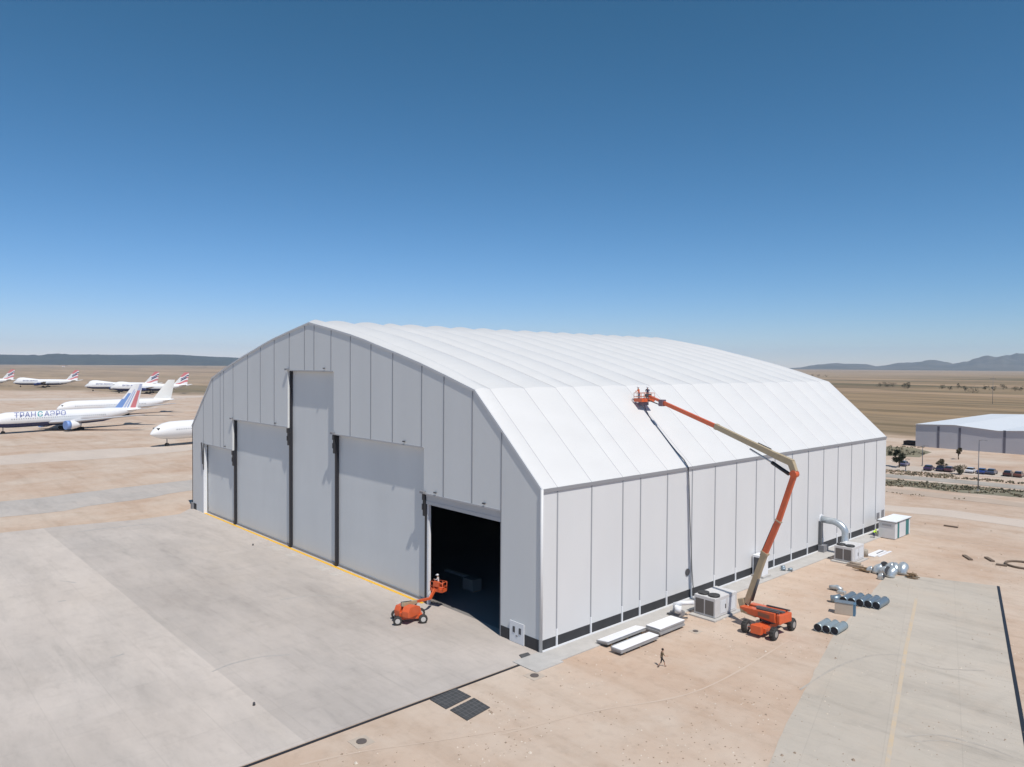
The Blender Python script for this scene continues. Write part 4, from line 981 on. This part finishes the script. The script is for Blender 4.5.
# the camera sees the side whose outward normal is local -y
yy=-dA['R']*.93
x=2.5
for ch,mt_ in (('ТРАН',TXB),('С',TXT),('АЭРО',TXB)):
    o=text_on(fA,ch,2.75,x,dA['zc']+1.0,yy-.05,mt_,fA,sx=1.12,bold=.03); w=max(v.co.x for v in o.data.vertices)*1.12; x+=w+.5
    o.rotation_mode='XYZ'
pB=place(69,417.4); eB,fB,dB=airliner((pB.x,pB.y,0),HD,'twin','cream','all white airliner with cream tail parked behind the one with lettering')
pC=place(167,446.2); eC,fC,dC=airliner((pC.x,pC.y,0),HD,'twin','cream','all white airliner with only its nose showing left of the hangar')
GRP='white jumbo jets with red white and blue tails parked far off'
def jumbo(px_,py_,lb,hd=math.radians(56),rng=None):
    q=place(px_,py_,rng); e,f,d=airliner((q.x,q.y,0),hd,'jumbo','union',lb,GRP)
    return q,e,f,d
J=[(-43.,386.0,'jumbo jet cut off by the left edge, only its rear body and tail showing'),(20.5,387.,'jumbo jet standing alone near the left edge, its whole length clear'),(93.,391.2,'jumbo jet whose rear half is hidden behind the next jumbo'),(119,393.2,'jumbo jet overlapping its neighbour, farthest right of the jumbos')]
for a in J:
    q,e,f,d=jumbo(*a)
    text_on(f,'BRITISH AIRWAYS',1.9,4.0,d['zc']+1.1,-d['R']*.93-.2,mat('text_slate',(.16,.18,.33),.5),f,bold=.02)

# ------------------------------------------------------------------ second hangar
hx=-45.4; hy=234.2
sh=empty('hangar',(hx+40,hy+42,0)); tag(sh,'low grey hangar with white roofs and dark upright strips beyond the car row','hangar')
O2=V((hx+40,hy+42,0))
def s2(mb,nm,mt_,par=None):
    o=mb.build(nm,mt_,par or sh)
    if not par: o.location=-O2
    return o
ph=[(0,7.9),(12.5,8.4),(25.5,7.3),(45,8.6),(64,7.55),(100,8.4)]
dp=92
w=MB(); 
w.add([(hx+x,hy,z) for x,z in ph]+[(hx+100,hy,0),(hx,hy,0)],[tuple(range(len(ph)+2))])
w.add([(hx,hy,0),(hx,hy+dp,0),(hx,hy+dp,7.9),(hx,hy,7.9)],[(0,1,2,3)]); w.add([(hx+100,hy,0),(hx+100,hy+dp,0),(hx+100,hy+dp,8.2),(hx+100,hy,8.4)],[(0,1,2,3)])
w.add([(hx,hy+dp,0),(hx+100,hy+dp,0),(hx+100,hy+dp,8),(hx,hy+dp,8)],[(0,1,2,3)])
wall2=s2(w,'wall',mat('second_gable',(.50,.495,.52),.5,var=.08,scale=.1))
w=MB(); k=len(ph); ys=[-.4]+[dp*i/8 for i in range(1,9)]
vs=[(hx+x-(0.3 if x==0 else 0),hy+y,z+.05) for y in ys for x,z in ph]
w.add(vs,[(j*k+i,j*k+i+1,(j+1)*k+i+1,(j+1)*k+i) for j in range(len(ys)-1) for i in range(k-1)])
s2(w,'roof',mat('second_roof',(.76,.77,.77),.4,var=.05,scale=.1))
for px_ in (938.3,959.6,1004.5):
    X=gy(px_,440,hy).x; MB().box((X-.36,hy-.08,0),(X+.36,hy-.004,7.6)).build('pilaster',mat('pilaster_dark',(.14,.14,.17),.6),sh,-O2)
q=gz(900,446); 
tag(MB().box((-2.2,-2,0),(2.2,2,1.5)).build('low_shed',mat('shed_dark',(.05,.035,.03),.8),None,(hx-2.6,hy+4,0),bevel=.1),'low dark shed at the left foot of the far hangar','shed')

# ------------------------------------------------------------------ cars
def car(q,rz,colr,label,nm):
    e=empty('parked_car',(q.x,q.y,.03),rz); tag(e,label,'car','cars parked in a row by the far hangar')
    m_=mat('car_paint_'+nm,colr,.25,coat=.6)
    pr_=[(-2.1,.35),(2.1,.35),(2.15,.7),(1.9,.85),(1.0,.95),(-1.9,1.0),(-2.15,.8)]
    b=MB(); k=len(pr_)
    b.add([(x,-.88,z) for x,z in pr_]+[(x,.88,z) for x,z in pr_],[tuple(range(k)),tuple(reversed(range(k,2*k)))]+[(i,(i+1)%k,(i+1)%k+k,i+k) for i in range(k)])
    bo=b.build('body',m_,e,bevel=.06)
    c=MB(); pr2=[(-1.75,.98),(1.05,.93),(.35,1.42),(-1.25,1.45)]; k=4
    c.add([(x,-.80+(.1 if z>1.2 else 0),z) for x,z in pr2]+[(x,.80-(.1 if z>1.2 else 0),z) for x,z in pr2],[tuple(range(k)),tuple(reversed(range(k,2*k)))]+[(i,(i+1)%k,(i+1)%k+k,i+k) for i in range(k)])
    c.build('window_band',GLASS,e); MB().box((-1.2,-.68,1.435),(.32,.68,1.475)).build('roof_panel',m_,e)
    for x in (-1.35,1.35):
        for y in (-.82,.82): MB().tube([(x,y-.1,.33),(x,y+.1,.33)],.33,n=14).build('wheel',RUBBER,e)
cars=[(929,470.3,'violet',(.06,.035,.10),'dark purple car first in the row left of the dark bush'),(941.2,471,'ink',(.025,.02,.06),'very dark car standing in front of the small brown bush'),(949.7,471.7,'plum',(.10,.035,.05),'dark plum car immediately left of the round green shrub'),(971,472.8,'white',(.75,.75,.77),'white car, the only white one in the row'),(982.5,473.7,'blue',(.03,.07,.26),'bright blue car right of the tall lamp post'),(992,474.3,'slate',(.06,.08,.14),'slate blue car beside the bright blue one'),(1008.3,476,'maroon',(.07,.02,.02),'very dark maroon car left of the reddish brown car'),(1019,477,'rust',(.16,.055,.04),'reddish brown car nearest the right edge of the photo'),(904.3,466.0,'greyblue',(.12,.12,.22),'grey blue car under the dark tree at the left end of the row')]
for x,y,nm,c,lb in cars: car(gz(x,y),math.radians(92),c,lb,nm)

# ------------------------------------------------------------------ vegetation
LEAF=[mat('leaf_dark',(.045,.055,.028),.8,var=.4,scale=1),mat('leaf_olive',(.10,.105,.055),.8,var=.4,scale=1),mat('leaf_dry',(.17,.14,.08),.9,var=.4,scale=1)]
BARK=mat('bark',(.12,.09,.06),.9)
def tree(q,h,w,kind,label,nleaf=1500,cat='tree',trunk=.3,name='tree',grp=None):
    e=empty(name,(q.x,q.y,0)); tag(e,label,cat,grp)
    t=MB().tube([(0,0,0),(.05*h*random.uniform(-1,1),.02,h*trunk),(0,.04*h,h*.7)],[.035*h,.025*h,.01*h],n=7)
    for k in range(4): a=k*1.7; t.tube([(0,0,h*trunk*.8),(math.cos(a)*w*.3,math.sin(a)*w*.3,h*.65)],[.018*h,.006*h],n=5)
    t.build('trunk',BARK,e)
    c=MB(); cl=[(random.gauss(0,w*.22),random.gauss(0,w*.22),h*random.uniform(trunk+.12,.88),w*random.uniform(.14,.26)) for _ in range(12)]
    for _ in range(nleaf):
        cx,cy,cz,r=random.choice(cl); d=V((random.gauss(0,1),random.gauss(0,1),random.gauss(0,1))).normalized()*r*random.uniform(.4,1.05)
        p=V((cx,cy,cz))+d; s=h*random.uniform(.025,.05); u=V((random.gauss(0,1),random.gauss(0,1),random.gauss(0,1))).normalized(); v=u.cross(V((random.random(),random.random(),1))).normalized()
        c.add([p-u*s-v*s*.5,p+u*s-v*s*.6,p+u*s*.7+v*s*.6,p-u*s*.5+v*s*.7],[(0,1,2,3)],0)
    c.build('crown',LEAF[kind],e)
tree(gz(899,467.5),5.0,3.8,0,'dark round tree standing over the grey blue car')
tree(gz(941,469),2.8,2.4,2,'brown bush behind the very dark parked car',cat='bush',name='bush',trunk=.1)
tree(gz(959,474.5),2.6,3.2,1,'round green shrub between the plum car and the white car',cat='bush',name='bush',trunk=.05)
tree(gz(958.5,459.5),4.2,1.6,2,'thin reddish young tree in front of the far hangar wall')
far=[(812,376.4,9,22),(818,376.6,8,16),(826,377,7,14),(880,387,8,14),(887,387,10,16),(893,387,8,14),(904,388.2,9,10),(908,388.8,11,14),(942,389,8,9),(950,390,7,8),(958,388.5,9,10),(965,390.5,8,9),(973,393,9,22),(985,390,9,8),(994,391,8,9),(1003,389.5,9,10),(1015,391,8,10),(1021,391,8,9)]
fl=['leftmost low tree clump on the plain beside the hangar roof','second tree clump on the plain beside the hangar roof','third tree clump on the plain beside the hangar roof','left tree of the dark row in the middle of the far fields','tallest tree of the dark row in the middle of the far fields','right tree of the dark row in the middle of the far fields','small tree left of the broad lone tree in the far fields','broad lone tree right of the dark row in the far fields','far field tree just right of the empty brown stretch','lower far field tree after the first scattered one','far field tree set slightly higher than its neighbours','far field tree left of the wide dark thicket','wide dark thicket in the far fields above the second hangar','small far tree right of the wide thicket','second small far tree right of the wide thicket','far field tree above the white roof end','far field tree near the right edge of the photo','far field tree at the very right edge of the photo']
for (x,y,h,w),lb in zip(far,fl): tree(gz(x,y),h*.8,w*.8,0 if w>12 else 1,lb,nleaf=420,trunk=.1,grp='scattered trees in the far fields')
# left side far trees
for (x,y,h,w),lb in zip([(60,365.3,12,40),(66,366.2,10,24),(100,364.9,10,46),(205,367.5,10,30),(15,365.6,9,60)],['far dark thicket with a pale house beside it at the left','second thicket just right of the pale house at the left','long low thicket under the dark hills above the jumbo tails','far thicket near the hangar roof at the left','long thin thicket at the far left']): tree(gz(x,y),h,w,0,lb,nleaf=420,trunk=.05,grp='far thickets below the dark hills')
# scrub strips: uncountable, one object
def scrub(name,quads,density,label,kind=1,smin=.25,smax=.8):
    c=MB()
    for (p0,p1,p2,p3) in quads:
        A,B,C_,D=[gz(*p) for p in (p0,p1,p2,p3)]; area=((B-A).cross(D-A)).length
        for _ in range(int(area*density)):
            u,v=random.random(),random.random(); p=A.lerp(B,u).lerp(D.lerp(C_,u),v)
            if noise.noise(p*.07)+.5*noise.noise(p*.3)<-.12: continue
            s=random.uniform(smin,smax); mi=random.choice((0,1,1,2,2))
            for k in range(5):
                a=random.random()*PI*2; d=V((math.cos(a),math.sin(a),0)); q=p+d*s*.4*random.random()
                c.add([q-d.cross(V((0,0,1)))*s*.4,q+d.cross(V((0,0,1)))*s*.4,q+d*s*.35+V((0,0,s*random.uniform(.5,1.)))],[(0,1,2)],mi)
    o=c.build(name,[LEAF[kind],mat('scrub_pale',(.25,.22,.15),.9),mat('scrub_dry',(.32,.26,.18),.9)]); tag(o,label,'scrub',kind='stuff'); return o
scrub('scrub',[((880,478.5),(1040,492.5),(1040,499),(880,485.5)),((880,469.5),(960,475.5),(960,479.5),(880,473.5)),((960,477),(1040,484),(1040,486),(960,479))],2.2,'dry green scrub in the strips along the road past the cars',1,.2,.6)
scrub('scrub',[((880,446),(925,447),(925,455),(880,455))],.5,'olive weeds on the rough ground beside the far hangar',1)
scrub('scrub',[((885,491),(925,495.5),(925,497),(885,493)),((935,496),(975,500),(975,501.5),(935,498))],1.0,'sparse dry weeds along the dirt track',1,.15,.45)
# grassy ground under scrub
sheet('verge',[(p.x,p.y) for p in (gz(830,474.5),gz(890,479),gz(960,485),gz(1040,493),gz(1200,512),gz(1200,522),gz(1040,499.5),gz(960,492.5),gz(890,485.5),gz(830,481.5))],.025,mat('verge_ground',(.27,.24,.175),.95,var=.45,scale=.3,col2=(.16,.15,.10)),seg=4,wob=1.2)
sheet('verge',[(p.x,p.y) for p in (gz(840,444),gz(880,446.5),gz(912,447.5),gz(922,450),gz(935,452.5),gz(915,456.5),gz(880,455.5),gz(840,452))],.025,mat('weedy_ground',(.27,.24,.16),.95,var=.4,scale=.1),seg=6,wob=2)

# loose stones on the sand
c=MB(); c2=[]
for _ in range(5200):
    px_=random.uniform(250,1030); py_=random.choice((random.uniform(500,620),random.uniform(600,775))); q=gz(px_,py_)
    if q.x<3.2 and q.y<84: continue
    if noise.noise(q*.12)<.0 and random.random()<.8: continue
    s_=random.uniform(.02,.07)*(2.2 if random.random()<.05 else 1); a_=random.random()*6.3; u=V((math.cos(a_),math.sin(a_),0))*s_; v=V((-u.y,u.x,0))
    c.add([q-u-v*.7,q+u-v,q+u*.8+v,q-u*.9+v*.8,q+V((u.x*.2,u.y*.2,s_*1.1))],[(0,1,4),(1,2,4),(2,3,4),(3,0,4)],random.choice((0,0,1)))
tag(c.build('stones',[mat('stone_brown',(.30,.23,.17),.95),mat('stone_pale',(.60,.53,.44),.95)]),'loose small stones and clods scattered over the sand',kind='stuff')

# ------------------------------------------------------------------ lamp posts, masts
def lamp(px_,pyb,pyt,label,arm=1.4):
    q=gz(px_,pyb); n_=V((px_-512,0,0)); dd=(V((q.x,q.y,0))-V((CAM.x,CAM.y,0))); dep=(q-CAM).dot(fw); h=(pyb-pyt)/F*dep
    e=empty('street_lamp',(q.x,q.y,0)); tag(e,label,'lamp post','thin lamp posts by the car park road')
    MB().tube([(0,0,0),(0,0,h)],[.13,.07],n=8).build('pole',MIDG,e); MB().tube([(0,0,h-.1),(arm*.5,-.2,h+.1),(arm,-.4,h+.1)],.05,n=6).build('arm',MIDG,e); MB().box((arm-.1,-.5,h),(arm+.4,-.3,h+.1)).build('lamp_head',MIDG,e)
    MB().box((-.25,-.25,0),(.25,.25,.3)).build('footing',CONC,e)
lamp(978,491,440,'tall thin lamp post crossing the road between white and blue cars'); lamp(922.3,466,445.5,'short thin lamp post left of the dark purple car'); lamp(905.6,471.5,459,'low lamp post beside the dark tree',.8)
q=gz(992.5,404); e=empty('power_pole',(q.x,q.y,0)); tag(e,'thin power pole standing in the field behind the far hangar','pole'); MB().tube([(0,0,0),(0,0,22)],[.16,.1],n=7).build('pole',MIDG,e); MB().beam((-2.2,0,20),(2.2,0,20),.2,.25).build('crossarm',MIDG,e)
# pale farm house below the hills
for x_,y_,wd,lb in ((63.5,366.8,16,'tiny pale farmhouse below the dark hills at the left'),(45,362.9,40,'long pale farm shed on the rise at the far left')):
    q=gz(x_,y_); e=empty('farm_house',(q.x,q.y,0),1.2); tag(e,lb,'house'); hh=wd*.28
    MB().box((-wd/2,-wd*.2,0),(wd/2,wd*.2,hh)).build('wall',WHITEP,e); MB().add([(-wd/2-.3,-wd*.23,hh+.01),(wd/2+.3,-wd*.23,hh+.01),(wd/2+.3,wd*.23,hh+.01),(-wd/2-.3,wd*.23,hh+.01),(-wd/2,0,hh*1.5),(wd/2,0,hh*1.5)],[(0,1,5,4),(2,3,4,5),(0,4,3),(1,2,5),(0,3,2,1)]).build('roof',mat('roof_tile',(.35,.18,.12),.8),e)
    MB().box((-1,-wd*.2-.05,.02),(1,-wd*.2-.004,2.4)).build('door',DARK,e)

# ------------------------------------------------------------------ hills and mountains
def ridge(name,prf,D,depth,m,seed,rough=.12,step=2.0):
    X0,X1=prf[0][0],prf[-1][0]; colsx=[]; x=X0
    while x<=X1: colsx.append(x); x+=step
    def py(x):
        for (a,ya),(b,yb) in zip(prf[:-1],prf[1:]):
            if a<=x<=b: t=(x-a)/(b-a); return ya+(yb-ya)*t
        return prf[-1][1]
    rows=[0,.08,.16,.25,.35,.45,.55,.68,.85,1.2]; hs=[0,.13,.26,.42,.58,.74,.9,1.0,.8,0]
    mb=MB(); vs=[]
    for x in colsx:
        d=ray(x,368); d=V((d.x,d.y,0)); d.normalize()
        for r,h in zip(rows,hs):
            dist=D+depth*r; P=V((CAM.x,CAM.y,0))+d*dist
            dc=ray(x,py(x)); zt=28+dc.z/math.hypot(dc.x,dc.y)*(D+depth*.68)
            nn=noise.fractal(V((P.x/depth*5,P.y/depth*5,seed)),.9,2.1,5)
            z=zt*h*(1+(nn*rough*2.2 if 0<h<1 else nn*rough*.25))
            vs.append((P.x,P.y,z if h>0 else -.5))
    k=len(rows); mb.add(vs,[(j*k+i,j*k+i+1,(j+1)*k+i+1,(j+1)*k+i) for j in range(len(colsx)-1) for i in range(k-1)],0,True)
    tag(mb.build(name,m),kind='structure')
FOREST=mat('hill_forest',(.06,.07,.05),.9,var=.45,scale=.004,col2=(.03,.035,.03)); ROCK=mat('mountain_rock',(.16,.15,.13),.9,var=.4,scale=.0015,col2=(.08,.085,.07))
ridge('hills',[(-330,360),(-200,354),(-60,354.6),(0,354.8),(40,355.2),(90,354.6),(130,355.0),(160,354.4),(190,355.6),(215,357),(245,358.3),(300,361.5),(340,363.8)],9500,3200,FOREST,3,.3)
ridge('mountains',[(700,371),(770,369),(800,367.5),(815,365.4),(835,364),(866,364.1),(876,366.2),(886,366),(900,363.9),(915,361.8),(930,361),(942,363),(952,364.2),(965,362),(980,359),(993,356.6),(1003,354.8),(1010,355.2),(1018,354),(1030,353.4),(1060,356),(1120,362),(1260,370)],11500,4500,ROCK,9,.45)

# ------------------------------------------------------------------ haze
hz_=MB().box((-19990,-19990,-1),(19990,19990,520)).build('haze',[]); tag(hz_,kind='stuff')
hm=bpy.data.materials.new('haze_air'); hm.use_nodes=True; nt=hm.node_tree; nt.nodes.clear(); out=nt.nodes.new('ShaderNodeOutputMaterial'); pv=nt.nodes.new('ShaderNodeVolumePrincipled')
pv.inputs['Density'].default_value=HAZE=3.3e-5; pv.inputs['Color'].default_value=(.58,.76,1,1); pv.inputs['Anisotropy'].default_value=.0
nt.links.new(pv.outputs[0],out.inputs['Volume']); hz_.data.materials.append(hm)

# ------------------------------------------------------------------ light
S=V((.58,-.15,1)).normalized(); el=math.asin(S.z); rot=math.atan2(S.x,S.y)
w=bpy.data.worlds.new('World'); scene.world=w; w.use_nodes=True; nt=w.node_tree; bg=nt.nodes['Background']; sk=nt.nodes.new('ShaderNodeTexSky'); sk.sky_type='NISHITA'
sk.sun_disc=False; sk.sun_elevation=el; sk.sun_rotation=rot; sk.altitude=1000; sk.air_density=1.0; sk.dust_density=.0; sk.ozone_density=3.5
tm=nt.nodes.new('ShaderNodeMix'); tm.data_type='RGBA'; tm.blend_type='MULTIPLY'; tm.inputs[0].default_value=1; nt.links.new(sk.outputs[0],tm.inputs[6]); tm.inputs[7].default_value=(.82,1.0,1.14,1); sp_=nt.nodes.new('ShaderNodeSeparateColor'); cb_=nt.nodes.new('ShaderNodeCombineColor'); nt.links.new(tm.outputs[2],sp_.inputs[0])
for i,(pw,kk) in enumerate(((1.45,.51),(1.1,.80),(1.3,.56))):
    p_=nt.nodes.new('ShaderNodeMath'); p_.operation='POWER'; p_.inputs[1].default_value=pw; q_=nt.nodes.new('ShaderNodeMath'); q_.operation='MULTIPLY'; q_.inputs[1].default_value=kk
    nt.links.new(sp_.outputs[i],p_.inputs[0]); nt.links.new(p_.outputs[0],q_.inputs[0]); nt.links.new(q_.outputs[0],cb_.inputs[i])
nt.links.new(cb_.outputs[0],bg.inputs[0]); bg.inputs[1].default_value=.075
sd=bpy.data.lights.new('sun','SUN'); sd.energy=3.7; sd.angle=math.radians(.53); sd.color=(1,.95,.89); so=bpy.data.objects.new('sun',sd); COL.objects.link(so); so.rotation_euler=S.to_track_quat('Z','Y').to_euler(); so.location=(60,-60,90)
scene.view_settings.view_transform='Standard'; scene.view_settings.look='None'; scene.view_settings.gamma=1; scene.view_settings.exposure=0.22; scene.view_settings.use_curve_mapping=False
scene.render.engine='CYCLES'; scene.cycles.max_bounces=6; scene.cycles.volume_bounces=1
